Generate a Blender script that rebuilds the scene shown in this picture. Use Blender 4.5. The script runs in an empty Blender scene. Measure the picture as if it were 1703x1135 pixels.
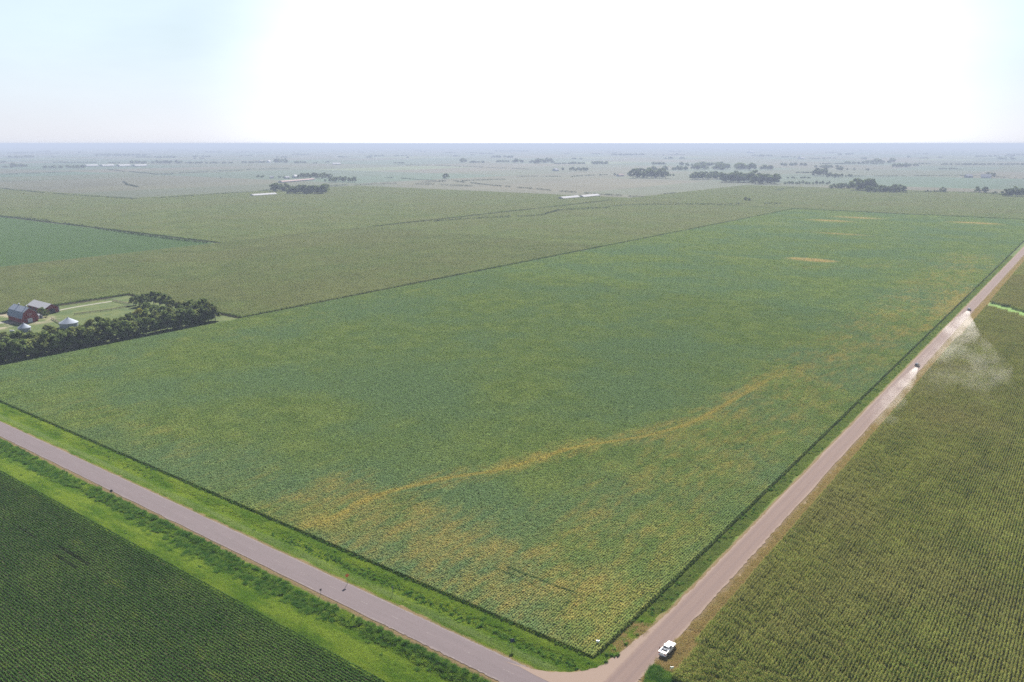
import bpy, math, random
import numpy as np
from mathutils import Matrix, Vector, Euler
R=math.radians
rng=np.random.default_rng(7); random.seed(7)
scene=bpy.context.scene; COL=scene.collection

# ---------------------------------------------------------------- camera frame
W,H=1703,1135; CX,CY=851.5,567.5; F=1330.0; YH=239.0; CAMH=120.0
PIT=math.atan((CY-YH)/F); AZ=math.atan((1870-CX)/(F/math.cos(PIT)))
OU,OV=75.24,130.39
SP,CP=math.sin(PIT),math.cos(PIT)
FWD=np.array([-math.sin(AZ),math.cos(AZ)]); RGT=np.array([math.cos(AZ),math.sin(AZ)])
CAM=np.array([OU,-OV])
def P(x,y,z=0.0):                      # photo pixel -> ground point (road axes: x right of gravel road, y along it)
    dy=y-CY; t=(CAMH-z)/(F*SP+dy*CP)
    q=CAM+RGT*((x-CX)*t)+FWD*((F*CP-dy*SP)*t)
    return float(q[0]),float(q[1])
def ppm(y):                            # photo pixels per metre at ground seen at row y
    return (F*SP+(y-CY)*CP)/CAMH
cam=bpy.data.cameras.new('camera'); co=bpy.data.objects.new('camera',cam); COL.objects.link(co)
cam.sensor_width=36; cam.lens=36*F/W; cam.clip_start=1; cam.clip_end=90000
co.location=(CAM[0],CAM[1],CAMH); co.rotation_euler=(math.pi/2-PIT,0,AZ); scene.camera=co
def visible(x,y,margin=1.3):
    dx,dy=x-CAM[0],y-CAM[1]; r=dx*RGT[0]+dy*RGT[1]; f=dx*FWD[0]+dy*FWD[1]
    xc=r; zc=f*CP+CAMH*SP; yc=f*SP-CAMH*CP      # camera axes: depth zc, up yc
    return (zc>10)&(np.abs(xc)<zc*CX/F*margin+8)&(yc>-zc*CY/F*1.22-4)

# ---------------------------------------------------------------- tagging
def tag(o,label=None,cat=None,group=None,kind=None):
    if label: o['label']=label
    if cat: o['category']=cat
    if group: o['group']=group
    if kind: o['kind']=kind
    return o
def link(name,me,parent=None,loc=None,rotz=None):
    o=bpy.data.objects.new(name,me); COL.objects.link(o)
    if parent is not None: o.parent=parent
    if loc is not None: o.location=loc
    if rotz is not None: o.rotation_euler=(0,0,rotz)
    return o
def empty(name,loc,rotz=0,label=None,cat=None,group=None):
    o=link(name,None,None,loc,rotz); o.empty_display_size=.5
    return tag(o,label,cat,group)
def nmesh(name,v,f,mats,mi=None,smooth=False):
    v=np.asarray(v,dtype=np.float32).reshape(-1,3); f=np.asarray(f,dtype=np.int32)
    me=bpy.data.meshes.new(name); n=f.shape[1] if f.size else 3
    me.vertices.add(len(v)); me.vertices.foreach_set('co',v.ravel())
    if f.size:
        me.loops.add(f.size); me.loops.foreach_set('vertex_index',f.ravel())
        me.polygons.add(len(f)); me.polygons.foreach_set('loop_start',np.arange(0,f.size,n,dtype=np.int32))
        me.polygons.foreach_set('loop_total',np.full(len(f),n,dtype=np.int32))
        if mi is not None: me.polygons.foreach_set('material_index',np.asarray(mi,dtype=np.int32))
        if smooth: me.polygons.foreach_set('use_smooth',np.ones(len(f),dtype=bool))
    for m in mats: me.materials.append(m)
    me.update(calc_edges=True); me.validate()
    return me

# ---------------------------------------------------------------- node helper
class NT:
    def __init__(s,mat): s.t=mat.node_tree; s.t.nodes.clear()
    def n(s,typ,**kw):
        nd=s.t.nodes.new(typ)
        for k,v in kw.items():
            setattr(nd,k,v)
        return nd
    def put(s,inp,v):
        if isinstance(v,bpy.types.NodeSocket): s.t.links.new(v,inp)
        elif v is not None:
            try: inp.default_value=v
            except Exception: inp.default_value=(*v,1) if len(v)==3 else v
    def math(s,op,a,b=None,c=None,clamp=False):
        nd=s.n('ShaderNodeMath',operation=op,use_clamp=clamp); s.put(nd.inputs[0],a)
        if b is not None: s.put(nd.inputs[1],b)
        if c is not None: s.put(nd.inputs[2],c)
        return nd.outputs[0]
    def pos(s): return s.n('ShaderNodeNewGeometry').outputs['Position']
    def xyz(s,v):
        nd=s.n('ShaderNodeSeparateXYZ'); s.put(nd.inputs[0],v); return nd.outputs
    def scale(s,v,sx,sy,sz):
        nd=s.n('ShaderNodeVectorMath',operation='MULTIPLY'); s.put(nd.inputs[0],v); nd.inputs[1].default_value=(sx,sy,sz); return nd.outputs[0]
    def noise(s,v,sc,det=3,rough=.55,dist=0):
        nd=s.n('ShaderNodeTexNoise'); s.put(nd.inputs['Vector'],v); nd.inputs['Scale'].default_value=sc
        nd.inputs['Detail'].default_value=det; nd.inputs['Roughness'].default_value=rough; nd.inputs['Distortion'].default_value=dist
        return nd.outputs[0]
    def mix(s,f,a,b):
        nd=s.n('ShaderNodeMix',data_type='RGBA'); s.put(nd.inputs[0],f); s.put(nd.inputs[6],a); s.put(nd.inputs[7],b); return nd.outputs[2]
    def ss(s,v,lo,hi):                  # smoothstep
        nd=s.n('ShaderNodeMapRange',interpolation_type='SMOOTHSTEP'); s.put(nd.inputs[0],v)
        nd.inputs[1].default_value=lo; nd.inputs[2].default_value=hi; return nd.outputs[0]
    def box(s,x,y,x0,x1,y0,y1,e=1.0):
        a=s.math('MULTIPLY',s.ss(x,x0-e,x0+e),s.math('SUBTRACT',1,s.ss(x,x1-e,x1+e)))
        b=s.math('MULTIPLY',s.ss(y,y0-e,y0+e),s.math('SUBTRACT',1,s.ss(y,y1-e,y1+e)))
        return s.math('MULTIPLY',a,b)
    def curve(s,v,pts,x0,x1,y0,y1):     # piecewise curve through pts
        t=s.n('ShaderNodeMapRange'); s.put(t.inputs[0],v); t.inputs[1].default_value=x0; t.inputs[2].default_value=x1
        nd=s.n('ShaderNodeFloatCurve'); s.put(nd.inputs['Value'],t.outputs[0]); c=nd.mapping.curves[0]
        pp=[((a-x0)/(x1-x0),(b-y0)/(y1-y0)) for a,b in pts]
        c.points[0].location=pp[0]; c.points[1].location=pp[-1]
        for q in pp[1:-1]: c.points.new(*q)
        nd.mapping.update()
        return s.math('MULTIPLY_ADD',nd.outputs[0],y1-y0,y0)
    def ell(s,x,y,cx,cy,rx,ry):
        a=s.math('POWER',s.math('DIVIDE',s.math('SUBTRACT',x,cx),rx),2); b=s.math('POWER',s.math('DIVIDE',s.math('SUBTRACT',y,cy),ry),2)
        return s.math('SUBTRACT',1.0,s.math('SQRT',s.math('ADD',a,b)),clamp=True)
    def out(s,sh,disp=None):
        o=s.n('ShaderNodeOutputMaterial'); s.t.links.new(sh,o.inputs[0])
    def bsdf(s,col,rough=.8,metal=0,spec=.3,bump=None,bd=.1):
        b=s.n('ShaderNodeBsdfPrincipled'); s.put(b.inputs['Base Color'],col); s.put(b.inputs['Roughness'],rough)
        b.inputs['Metallic'].default_value=metal; b.inputs['Specular IOR Level'].default_value=spec
        if bump is not None:
            bp=s.n('ShaderNodeBump'); s.put(bp.inputs['Height'],bump); bp.inputs['Distance'].default_value=bd; s.t.links.new(bp.outputs[0],b.inputs['Normal'])
        return b.outputs[0]
    def leaf(s,col,tr=.35,gl=.05):
        d=s.n('ShaderNodeBsdfDiffuse'); s.put(d.inputs[0],col); t=s.n('ShaderNodeBsdfTranslucent'); s.put(t.inputs[0],col)
        m=s.n('ShaderNodeMixShader'); m.inputs[0].default_value=tr; s.t.links.new(d.outputs[0],m.inputs[1]); s.t.links.new(t.outputs[0],m.inputs[2])
        if gl<=0: return m.outputs[0]
        g=s.n('ShaderNodeBsdfGlossy'); g.inputs['Roughness'].default_value=.45; g.inputs[0].default_value=(1,1,1,1)
        k=s.n('ShaderNodeMixShader'); k.inputs[0].default_value=gl; s.t.links.new(m.outputs[0],k.inputs[1]); s.t.links.new(g.outputs[0],k.inputs[2])
        return k.outputs[0]
def mat(name):
    m=bpy.data.materials.new(name); m.use_nodes=True; return m,NT(m)
def simple(name,col,rough=.6,metal=0,var=.15,sc=2.0,spec=.3):
    m,s=mat(name); tc=s.n('ShaderNodeTexCoord').outputs['Object']; n=s.noise(tc,sc,4)
    a=tuple(c*(1-var) for c in col); b=tuple(min(1,c*(1+var)) for c in col)
    s.out(s.bsdf(s.mix(n,(*a,1),(*b,1)),rough,metal,spec)); return m

# ---------------------------------------------------------------- crop colours (world position, so they belong to the field)
def rnd_leaf(s,p,amp):                  # small leaf-to-leaf variation
    return s.noise(p,1.7,2,.7)
def soy_col(s,p):
    o=s.xyz(p); x,y=o[0],o[1]
    big=s.noise(p,.012,4,.6); mid=s.noise(p,.07,3,.6); fine=s.noise(p,1.1,3,.7)
    g=s.mix(s.ss(mid,.35,.65),(.156,.226,.062,1),(.208,.272,.078,1))
    g=s.mix(s.ss(big,.40,.62),g,(.154,.234,.096,1))
    g=s.mix(s.ss(s.math('MULTIPLY',x,-1),795,805),g,(.125,.200,.080,1))
    wob=s.math('MULTIPLY',s.math('SUBTRACT',s.noise(p,.05,3),.5),14)
    xl=s.curve(y,[(15,-118),(30,-116),(42,-117),(65,-111),(97,-94),(126,-86),(144,-76),(166,-65),(186,-60),(213,-58),(243,-57),(285,-54),(350,-40),(421,-22),(500,-6)],0,520,-130,0)
    d=s.math('ABSOLUTE',s.math('SUBTRACT',s.math('ADD',x,s.math('MULTIPLY',wob,.18)),xl))
    iny=s.box(x,y,-420,0,16,470,12)
    core=s.math('MULTIPLY',s.math('SUBTRACT',1,s.ss(d,.2,2.8)),iny)
    fd=s.math('SUBTRACT',1,s.ss(y,215,330)); core=s.math('MULTIPLY',core,s.math('MULTIPLY_ADD',fd,.92,.08)); halo=s.math('MULTIPLY',s.math('SUBTRACT',1,s.ss(d,2,20)),iny)
    x2=s.curve(y,[(640,-200),(679,-156),(719,-109),(789,-78),(872,-27),(900,-12)],600,920,-220,0)
    d2=s.math('ABSOLUTE',s.math('SUBTRACT',x,x2)); in2=s.box(x,y,-200,-10,640,900,20)
    line2=s.math('MULTIPLY',s.math('SUBTRACT',1,s.ss(d2,2,9)),in2)
    halo2=s.math('MULTIPLY',s.math('SUBTRACT',1,s.ss(d2,5,60)),in2)
    edge=s.math('MULTIPLY',s.box(x,y,-75,0,10,900,30),.62)
    near=s.math('MULTIPLY',s.box(x,y,-150,0,10,62,22),.85)
    nearl=s.math('MULTIPLY',s.box(x,y,-340,-100,10,60,22),.45)
    farl=s.math('MULTIPLY',s.box(x,y,-420,-330,10,420,30),.35)
    z=None
    for e in (edge,near,nearl,farl,s.math('MULTIPLY',halo,.75),s.math('MULTIPLY',halo2,.45),s.math('MULTIPLY',s.ell(x,y,-12,560,24,160),1.4)):
        z=e if z is None else s.math('MAXIMUM',z,e)
    n1=s.noise(s.scale(p,1,.45,1),.09,5,.68); n2=s.noise(s.scale(p,1,.3,1),.32,4,.7)
    nn=s.math('ADD',s.math('MULTIPLY',n1,.45),s.math('MULTIPLY',n2,.55))
    thr=s.math('MULTIPLY_ADD',z,-.24,.66)
    yel=s.ss(s.math('SUBTRACT',nn,thr),-.10,.16)
    yel=s.math('MAXIMUM',yel,s.math('MULTIPLY',core,s.math('MULTIPLY_ADD',n2,1.2,.25),clamp=True))
    yel=s.math('MAXIMUM',yel,s.math('MULTIPLY',line2,s.math('MULTIPLY',s.ss(n1,.45,.6),.35)))
    for (cx,cy,rx,ry,k) in ((-175,727,30,20,4.0),(-283,1190,40,40,1.6),(-262,1280,60,40,1.5),(-95,1290,50,40,1.8),(-245,700,50,14,1.0),(-330,1100,60,60,.9),(-120,1000,60,14,.6),(-200,560,60,10,.6),(-60,640,22,20,1.2),(-116,24,20,8,1.6)):
        yel=s.math('MAXIMUM',yel,s.math('MULTIPLY',s.math('MULTIPLY',s.ell(x,y,cx,cy,rx,ry),k,clamp=True),s.math('MULTIPLY_ADD',nn,1.7,-.15,clamp=True),clamp=True))
    yc=s.mix(s.ss(fine,.35,.65),(.38,.33,.09,1),(.46,.32,.10,1))
    yc=s.mix(s.ss(z,.2,.75),(.28,.31,.085,1),yc)
    c=s.mix(s.math('MULTIPLY',s.math('MULTIPLY',yel,.66),s.math('MULTIPLY_ADD',s.noise(p,.9,3,.7),1.2,.35,clamp=True)),g,yc)
    c=s.mix(s.math('MULTIPLY',core,s.math('MULTIPLY_ADD',s.noise(p,.35,4,.7),1.15,-.2,clamp=True)),c,(.46,.36,.08,1))
    for (cx,cy,rx,ry,k) in ((-172,733,30,15,3.0),(-282,1200,44,16,1.6),(-262,1280,50,16,1.5),(-92,1294,46,14,1.8),(-215,1010,50,14,.9)):
        c=s.mix(s.math('MULTIPLY',s.math('MULTIPLY',s.ell(x,y,cx,cy,rx,ry),k,clamp=True),s.math('MULTIPLY_ADD',nn,2.2,-.45,clamp=True),clamp=True),c,(.50,.37,.15,1))
    trk=s.math('MAXIMUM',s.box(x,y,-51,-27,36.4,37.2,.35),s.math('MAXIMUM',s.box(x,y,-54,-39,33.8,34.5,.35),s.math('MULTIPLY',s.box(x,y,-27.8,-26.2,27,36,.5),s.ss(s.noise(p,.5,3,.7),.5,.6))))
    c=s.mix(s.math('MULTIPLY',trk,s.math('MULTIPLY_ADD',s.noise(p,.8,3,.7),1.2,.2,clamp=True)),c,(.045,.095,.03,1))
    v=s.math('MULTIPLY_ADD',fine,.7,.65)
    return s.mixv(c,v)
def mixv(s,c,v):
    nd=s.n('ShaderNodeVectorMath',operation='SCALE'); s.put(nd.inputs[0],c); s.put(nd.inputs[3],v); return nd.outputs[0]
NT.mixv=mixv
def corn_col(s,p):
    big=s.noise(p,.011,4,.6); mid=s.noise(s.scale(p,1,.4,1),.09,3,.65); fine=s.noise(p,1.3,2,.7)
    c=s.mix(s.ss(mid,.35,.65),(.100,.145,.030,1),(.180,.220,.048,1))
    c=s.mix(s.ss(big,.42,.62),c,(.175,.185,.060,1))
    dry=s.ss(s.noise(s.scale(p,1,.5,1),.25,3,.7),.60,.72)
    c=s.mix(s.math('MULTIPLY',dry,.5),c,(.27,.22,.09,1)); c=s.mixv(c,s.math('MULTIPLY',s.math('MULTIPLY_ADD',s.noise(p,.035,4,.7),.9,.55),s.math('MULTIPLY_ADD',s.noise(s.scale(p,1,.5,1),.30,3,.7),1.0,.5)))
    return s.mixv(c,s.math('MULTIPLY_ADD',fine,.7,.65))
m_soy,s=mat('soybean_leaves'); p=s.pos(); s.out(s.leaf(soy_col(s,p),.32,0))
m_corn,s=mat('corn_leaves'); p=s.pos(); s.out(s.leaf(corn_col(s,p),.32,0))
m_tassel,s=mat('corn_tassels'); p=s.pos(); s.out(s.leaf(s.mix(s.noise(p,.9,3,.7),(.19,.185,.055,1),(.34,.31,.095,1)),.3,0))
m_corn2,s=mat('dull_corn_leaves'); p=s.pos(); c=s.mix(s.ss(s.noise(p,.02,5,.65),.38,.62),(.100,.165,.048,1),(.155,.208,.070,1)); c=s.mix(s.math('MULTIPLY',s.ss(s.noise(p,.006,3,.6),.45,.6),.5),c,(.17,.18,.075,1)); s.out(s.leaf(s.mixv(c,s.math('MULTIPLY',s.math('MULTIPLY_ADD',s.noise(p,.12,4,.75),1.1,.45),s.math('MULTIPLY_ADD',s.noise(p,.022,5,.75),1.3,.38))),.32,0))
m_tassel2,s=mat('dull_corn_tassels'); p=s.pos(); s.out(s.leaf(s.mix(s.noise(p,.1,3,.7),(.16,.19,.075,1),(.29,.29,.135,1)),.3,0))
m_soyd,s=mat('dark_soybean_leaves'); p=s.pos()
c=s.mix(s.ss(s.noise(s.scale(p,.35,1,1),.10,4,.65),.38,.62),(0.046,0.097,0.020,1),(0.068,0.122,0.026,1))
c=s.mix(s.math('MULTIPLY',s.ss(s.noise(s.scale(p,.4,1,1),.16,4,.7),.57,.72),.6),c,(0.131,0.171,0.026,1))
x_,y_=s.xyz(p)[0],s.xyz(p)[1]
for (qa,qb,w_) in (((100,912),(148,944.6),.5),((94,926),(127,950),.4),((30,880),(60,900),.3)):
    a_=P(*qa);b_=P(*qb); ym=(a_[1]+b_[1])/2; c=s.mix(s.math('MULTIPLY',s.box(x_,y_,min(a_[0],b_[0]),max(a_[0],b_[0]),ym-w_,ym+w_,.2),.8),c,(0.013,0.022,0.007,1))
s.out(s.leaf(s.mixv(c,s.math('MULTIPLY_ADD',s.noise(p,1.2,3,.7),.8,.6)),.28,0))
m_grass,s=mat('verge_grass'); p=s.pos()
c=s.mix(s.ss(s.noise(s.scale(p,.3,1,1),.16,5,.7),.36,.64),(0.122,0.221,0.027,1),(0.239,0.320,0.045,1))
c=s.mix(s.math('MULTIPLY',s.ss(s.noise(s.scale(p,.4,1,1),.30,5,.75,.6),.56,.70),.6),c,(0.068,0.140,0.032,1))
pst=s.math('MULTIPLY',s.box(s.xyz(p)[0],s.xyz(p)[1],-900,-14,5.8,8.6,.8),s.ss(s.noise(s.scale(p,.2,1,1),.3,3,.6),.3,.55)); c=s.mix(s.math('MULTIPLY',pst,.55),c,(0.243,0.306,0.126,1))
lv=s.box(s.xyz(p)[0],s.xyz(p)[1],-12,-3,40,3000,4); c=s.mix(s.math('MULTIPLY',lv,.6),c,s.mix(s.noise(p,.15,4,.7),(0.099,0.140,0.045,1),(0.180,0.189,0.077,1)))
dry=s.box(s.xyz(p)[0],s.xyz(p)[1],2,12,14,1300,2)
c=s.mix(s.math('MULTIPLY',dry,s.ss(s.noise(p,.3,3,.6),.30,.55)),c,(0.202,0.151,0.079,1))
s.out(s.leaf(s.mixv(c,s.math('MULTIPLY_ADD',s.noise(p,1.0,3,.7),.6,.7)),.35,0))
m_weed,s=mat('tall_weeds'); p=s.pos()
c=s.mix(s.ss(s.noise(p,.5,3,.6),.38,.62),(0.057,0.139,0.026,1),(0.134,0.226,0.041,1))
s.out(s.leaf(s.mixv(c,s.math('MULTIPLY_ADD',s.noise(p,1.5,2,.7),.6,.7)),.3,0))
m_dry,s=mat('dry_weeds'); p=s.pos()
s.out(s.leaf(s.mixv(s.mix(s.noise(p,.5,3,.6),(0.264,0.252,0.084,1),(0.432,0.300,0.156,1)),s.math('MULTIPLY_ADD',s.noise(p,1.5,2,.7),.6,.7)),.3,0))

# ---------------------------------------------------------------- patches of plants (never linked to the scene, instanced as stuff)
def quads_at(c,sz,nrm,spin):            # numpy: leaf quads at centres c, (w,l) sz, normals nrm, in-plane spin
    n=len(c); nrm=nrm/np.linalg.norm(nrm,axis=1,keepdims=True)
    a=np.stack([np.cos(spin),np.sin(spin),np.zeros(n)],1); t=np.cross(nrm,a); t/=np.linalg.norm(t,axis=1,keepdims=True)+1e-9; b=np.cross(nrm,t)
    w=sz[:,:1]*.5; l=sz[:,1:]*.5
    v=np.stack([c-t*w-b*l*.6,c+t*w-b*l*.6,c+t*w*.45+b*l,c-t*w*.45+b*l],1).reshape(-1,3)
    f=np.arange(4*n).reshape(-1,4); return v,f
def patch_obj(name,parts,mats):
    V=[];Fa=[];M=[];k=0
    for v,f,mi in parts:
        V.append(v);Fa.append(f+k);M.append(np.full(len(f),mi));k+=len(v)
    return bpy.data.objects.new(name,nmesh(name,np.concatenate(V),np.concatenate(Fa),mats,np.concatenate(M)))
def coll(name,objs):
    c=bpy.data.collections.new(name)
    for o in objs: c.objects.link(o)
    return c
def soy_patch(i,size,rows,nleaf,leaf,h,sd,m,name,gap=0.0):
    r=np.random.default_rng(100+i); sp=size/rows
    row=r.integers(0,rows,nleaf); dx=r.normal(0,sd,nleaf)*sp
    x=(row+.5)*sp-size/2+dx; y=r.uniform(-size/2,size/2,nleaf)
    tab=r.normal(0,.10,(rows,64)); tb2=r.normal(0,.07,(rows,16)); bush=tab[row,((y/size+.5)*63.9).astype(int)]+tb2[row,((y/size+.5)*15.9).astype(int)]
    z=h*(1-(.30 if gap==0 else .42)*(np.abs(dx)/(sp*.5))**2*(1 if gap==0 else 1.5))+bush*h+r.uniform(-.16,.05,nleaf)*h
    z=np.maximum(z,.12)
    n=np.stack([r.normal(0,.42,nleaf)+dx/sp*1.0,r.normal(0,.42,nleaf),np.full(nleaf,1.)],1)
    v,f=quads_at(np.stack([x,y,z],1),np.stack([r.uniform(.7,1.2,nleaf)*leaf,r.uniform(.8,1.3,nleaf)*leaf],1),n,r.uniform(0,6.28,nleaf))
    return patch_obj(name,[(v,f,0)],[m])
def corn_patch(i,size,rows,per,nl,lw,ll,name,mm=None):
    r=np.random.default_rng(300+i); sp=size/rows
    n=rows*per; row=np.repeat(np.arange(rows),per); x=(row+.5)*sp-size/2+r.normal(0,.085,n); y=np.tile((np.arange(per)+.5)/per*size-size/2,rows)+r.normal(0,.06,n)
    hn=np.zeros(n)
    for k in range(5):
        a,b=r.integers(0,4,2); hn+=np.sin((x*a+y*b)*2*math.pi/size+r.uniform(0,6.28))
    h=2.2+.17*hn+r.normal(0,.15,n); keep=r.random(n)>.04+.30*(hn<-1.7)
    x,y,h=x[keep],y[keep],h[keep]; n=len(x); V=[];
    parts=[]
    for L in range(nl):
        ang=r.uniform(0,math.pi*2,n)*.35+(math.pi/2*0)+np.where(r.random(n)<.5,0,math.pi)
        zz=h*(.38+.56*(L+.5)/nl)+r.normal(0,.06,n); ln=ll*r.uniform(.75,1.2,n)
        d=np.stack([np.cos(ang),np.sin(ang)],1)*ln[:,None]
        w=np.stack([-np.sin(ang),np.cos(ang)],1)*lw*.5
        b=np.stack([x,y],1); m1=b+d*.5; m2=b+d
        z0=zz-.12; z1=zz+.14; z2=zz-.12-r.uniform(0,.25,n)
        def q(a2,z,s): return np.concatenate([a2+w*s,z[:,None]],1)
        v=np.stack([q(b,z0,-.7),q(b,z0,.7),q(m1,z1,1),q(m1,z1,-1),q(m2,z2,.25),q(m2,z2,-.25)],1).reshape(-1,3)
        k=np.arange(n)*6; f=np.concatenate([np.stack([k,k+1,k+2,k+3],1),np.stack([k+3,k+2,k+4,k+5],1)])
        parts.append((v,f,0))
    tp=np.stack([x,y,h+.12],1); a=r.uniform(0,3.14,n)
    for q in range(2):
        aa=a+q*1.57; w=np.stack([np.cos(aa),np.sin(aa)],1)*(.07 if lw<.2 else .10)
        v=np.stack([np.concatenate([tp[:,:2]-w*.4,tp[:,2:]-.25],1),np.concatenate([tp[:,:2]+w*.4,tp[:,2:]-.25],1),np.concatenate([tp[:,:2]+w,tp[:,2:]+.12],1),np.concatenate([tp[:,:2]-w,tp[:,2:]+.12],1)],1).reshape(-1,3)
        parts.append((v,np.arange(4*n).reshape(-1,4),1))
    return patch_obj(name,parts,mm or [m_corn,m_tassel])
def tuft_patch(i,size,n,h,w,m,name,tilt=.35,hv=.4):
    r=np.random.default_rng(500+i)
    x=r.uniform(-size/2,size/2,n); y=r.uniform(-size/2,size/2,n); hh=h*r.uniform(1-hv,1+hv,n)
    nn=np.stack([r.normal(0,1,n),r.normal(0,1,n),r.normal(0,tilt,n)],1)
    ang=r.uniform(0,6.28,n); t=np.stack([np.cos(ang),np.sin(ang),np.zeros(n)],1)*w*.5*r.uniform(.6,1.4,n)[:,None]
    up=np.stack([r.normal(0,.45,n),r.normal(0,.45,n),np.ones(n)],1)*hh[:,None]
    b=np.stack([x,y,np.full(n,-.03)],1)
    v=np.stack([b-t,b+t,b+up+t*.35,b+up-t*.35],1).reshape(-1,3)
    return patch_obj(name,[(v,np.arange(4*n).reshape(-1,4),0)],[m])
def bush_patch(i,n,rad,h,m,name,leaf=.3):
    r=np.random.default_rng(700+i); d=r.normal(0,1,(n,3)); d/=np.linalg.norm(d,axis=1,keepdims=True); d[:,2]=np.abs(d[:,2])
    lob=1+.25*np.sin(3*np.arctan2(d[:,1],d[:,0])+i)
    c=d*np.array([rad,rad,h])*(r.uniform(.55,1.05,n)*lob)[:,None]
    v,f=quads_at(c,np.stack([r.uniform(.6,1.2,n)*leaf,r.uniform(.8,1.5,n)*leaf],1),d+r.normal(0,.5,(n,3)),r.uniform(0,6.28,n))
    return patch_obj(name,[(v,f,0)],[m])
PS=7.62
c_soy=coll('soy_near',[soy_patch(i,PS,10,3800,.27,.85,.31,m_soy,'soy_patch') for i in range(7)])
c_soyf=coll('soy_far',[soy_patch(10+i,PS*2,20,4200,.52,.85,.3,m_soy,'soy_patch') for i in range(3)])
c_soyd=coll('soy_dark',[soy_patch(20+i,PS,10,3800,.26,.95,.165,m_soyd,'soy_patch',gap=1) for i in range(4)])
c_corn=coll('corn_near',[corn_patch(i,PS,10,34,8,.12,.42,'corn_patch') for i in range(7)])
c_cornf=coll('corn_far',[corn_patch(10+i,PS*2,20,34,4,.30,.75,'corn_patch') for i in range(3)])
c_corn2=coll('corn_dull',[corn_patch(80+i,PS,10,34,8,.12,.46,'corn_patch',[m_corn2,m_tassel2]) for i in range(4)])
c_cornf2=coll('corn_dull_far',[corn_patch(90+i,PS*2,20,34,4,.30,.75,'corn_patch',[m_corn2,m_tassel2]) for i in range(3)])
c_grass=coll('grass',[tuft_patch(i,4,1500,.20,.13,m_grass,'grass_patch') for i in range(3)])
c_weed=coll('weed',[tuft_patch(10+i,1.7,190,.85,.15,m_weed,'weed_patch',hv=.5) for i in range(3)])
c_bush=coll('bush',[bush_patch(i,150,.55,.75,m_weed,'bush_patch',.22) for i in range(3)])
c_dry=coll('dry',[tuft_patch(20+i,3,500,.35,.10,m_dry,'dry_patch') for i in range(3)])

def gn_group(c):
    g=bpy.data.node_groups.new('scatter_'+c.name,'GeometryNodeTree')
    g.interface.new_socket('Geometry',in_out='INPUT',socket_type='NodeSocketGeometry'); g.interface.new_socket('Geometry',in_out='OUTPUT',socket_type='NodeSocketGeometry')
    N=g.nodes; gi=N.new('NodeGroupInput'); go=N.new('NodeGroupOutput'); ip=N.new('GeometryNodeInstanceOnPoints'); ci=N.new('GeometryNodeCollectionInfo')
    ci.inputs['Collection'].default_value=c; ci.inputs['Separate Children'].default_value=True; ci.inputs['Reset Children'].default_value=True
    def at(nm,dt):
        a=N.new('GeometryNodeInputNamedAttribute'); a.data_type=dt; a.inputs['Name'].default_value=nm; return a.outputs[0]
    L=g.links.new; L(gi.outputs[0],ip.inputs['Points']); L(ci.outputs[0],ip.inputs['Instance']); ip.inputs['Pick Instance'].default_value=True
    L(at('idx','INT'),ip.inputs['Instance Index']); L(at('rot','FLOAT_VECTOR'),ip.inputs['Rotation']); L(at('scl','FLOAT_VECTOR'),ip.inputs['Scale'])
    L(ip.outputs[0],go.inputs[0]); return g
GG={}
def scatter(name,pts,rotz,scl,c,label,cat=None):
    pts=np.asarray(pts,dtype=np.float32); n=len(pts)
    if c.name not in GG: GG[c.name]=gn_group(c)
    me=bpy.data.meshes.new(name); me.vertices.add(n); me.vertices.foreach_set('co',pts.ravel())
    a=me.attributes.new('idx','INT','POINT'); a.data.foreach_set('value',rng.integers(0,len(c.objects),n).astype(np.int32))
    a=me.attributes.new('rot','FLOAT_VECTOR','POINT'); rv=np.zeros((n,3),np.float32); rv[:,2]=rotz; a.data.foreach_set('vector',rv.ravel())
    a=me.attributes.new('scl','FLOAT_VECTOR','POINT'); sv=np.ones((n,3),np.float32)*np.asarray(scl,dtype=np.float32).reshape(n,-1); a.data.foreach_set('vector',sv.ravel())
    o=link(name,me); tag(o,label,cat,None,'stuff'); md=o.modifiers.new('scatter','NODES'); md.node_group=GG[c.name]; return o
def field(name,label,regions,c,size,base_rot=0,excl=None,cat='crop',margin=1.3):
    pts=[];rr=[]
    for (x0,x1,y0,y1,side) in regions:          # side: which x edge the grid is flush with
        nx=max(1,int((x1-x0)/size)); ny=max(1,int((y1-y0)/size))
        xs=(x0+size*(np.arange(nx)+.5)) if side>0 else (x1-size*(np.arange(nx)+.5))
        ys=y0+size*(np.arange(ny)+.5) if y0>-10 else y1-size*(np.arange(ny)+.5)
        X,Y=np.meshgrid(xs,ys); X=X.ravel();Y=Y.ravel(); k=visible(X,Y,margin)
        if excl is not None: k&=~excl(X,Y)
        pts.append(np.stack([X[k],Y[k],np.zeros(k.sum())],1))
    pts=np.concatenate(pts); n=len(pts); fl=rng.integers(0,2,n)*math.pi+base_rot
    sc=np.stack([np.ones(n),np.ones(n),1+rng.normal(0,.03,n)],1)
    return scatter(name,pts,fl,sc,c,label,cat)
def strip_d(X,Y,a,b):
    a=np.array(a);b=np.array(b);d=b-a;L=np.linalg.norm(d);t=((X-a[0])*d[0]+(Y-a[1])*d[1])/L**2
    return np.abs((X-a[0])*d[1]-(Y-a[1])*d[0])/L,t
# grassed waterway through the right-hand corn
GWA=P(1628,503); GWB=P(1740,536)
def gw(X,Y):
    d,t=strip_d(X,Y,GWA,GWB); return (d<9)&(t>-.5)&(t<1.6)

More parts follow.
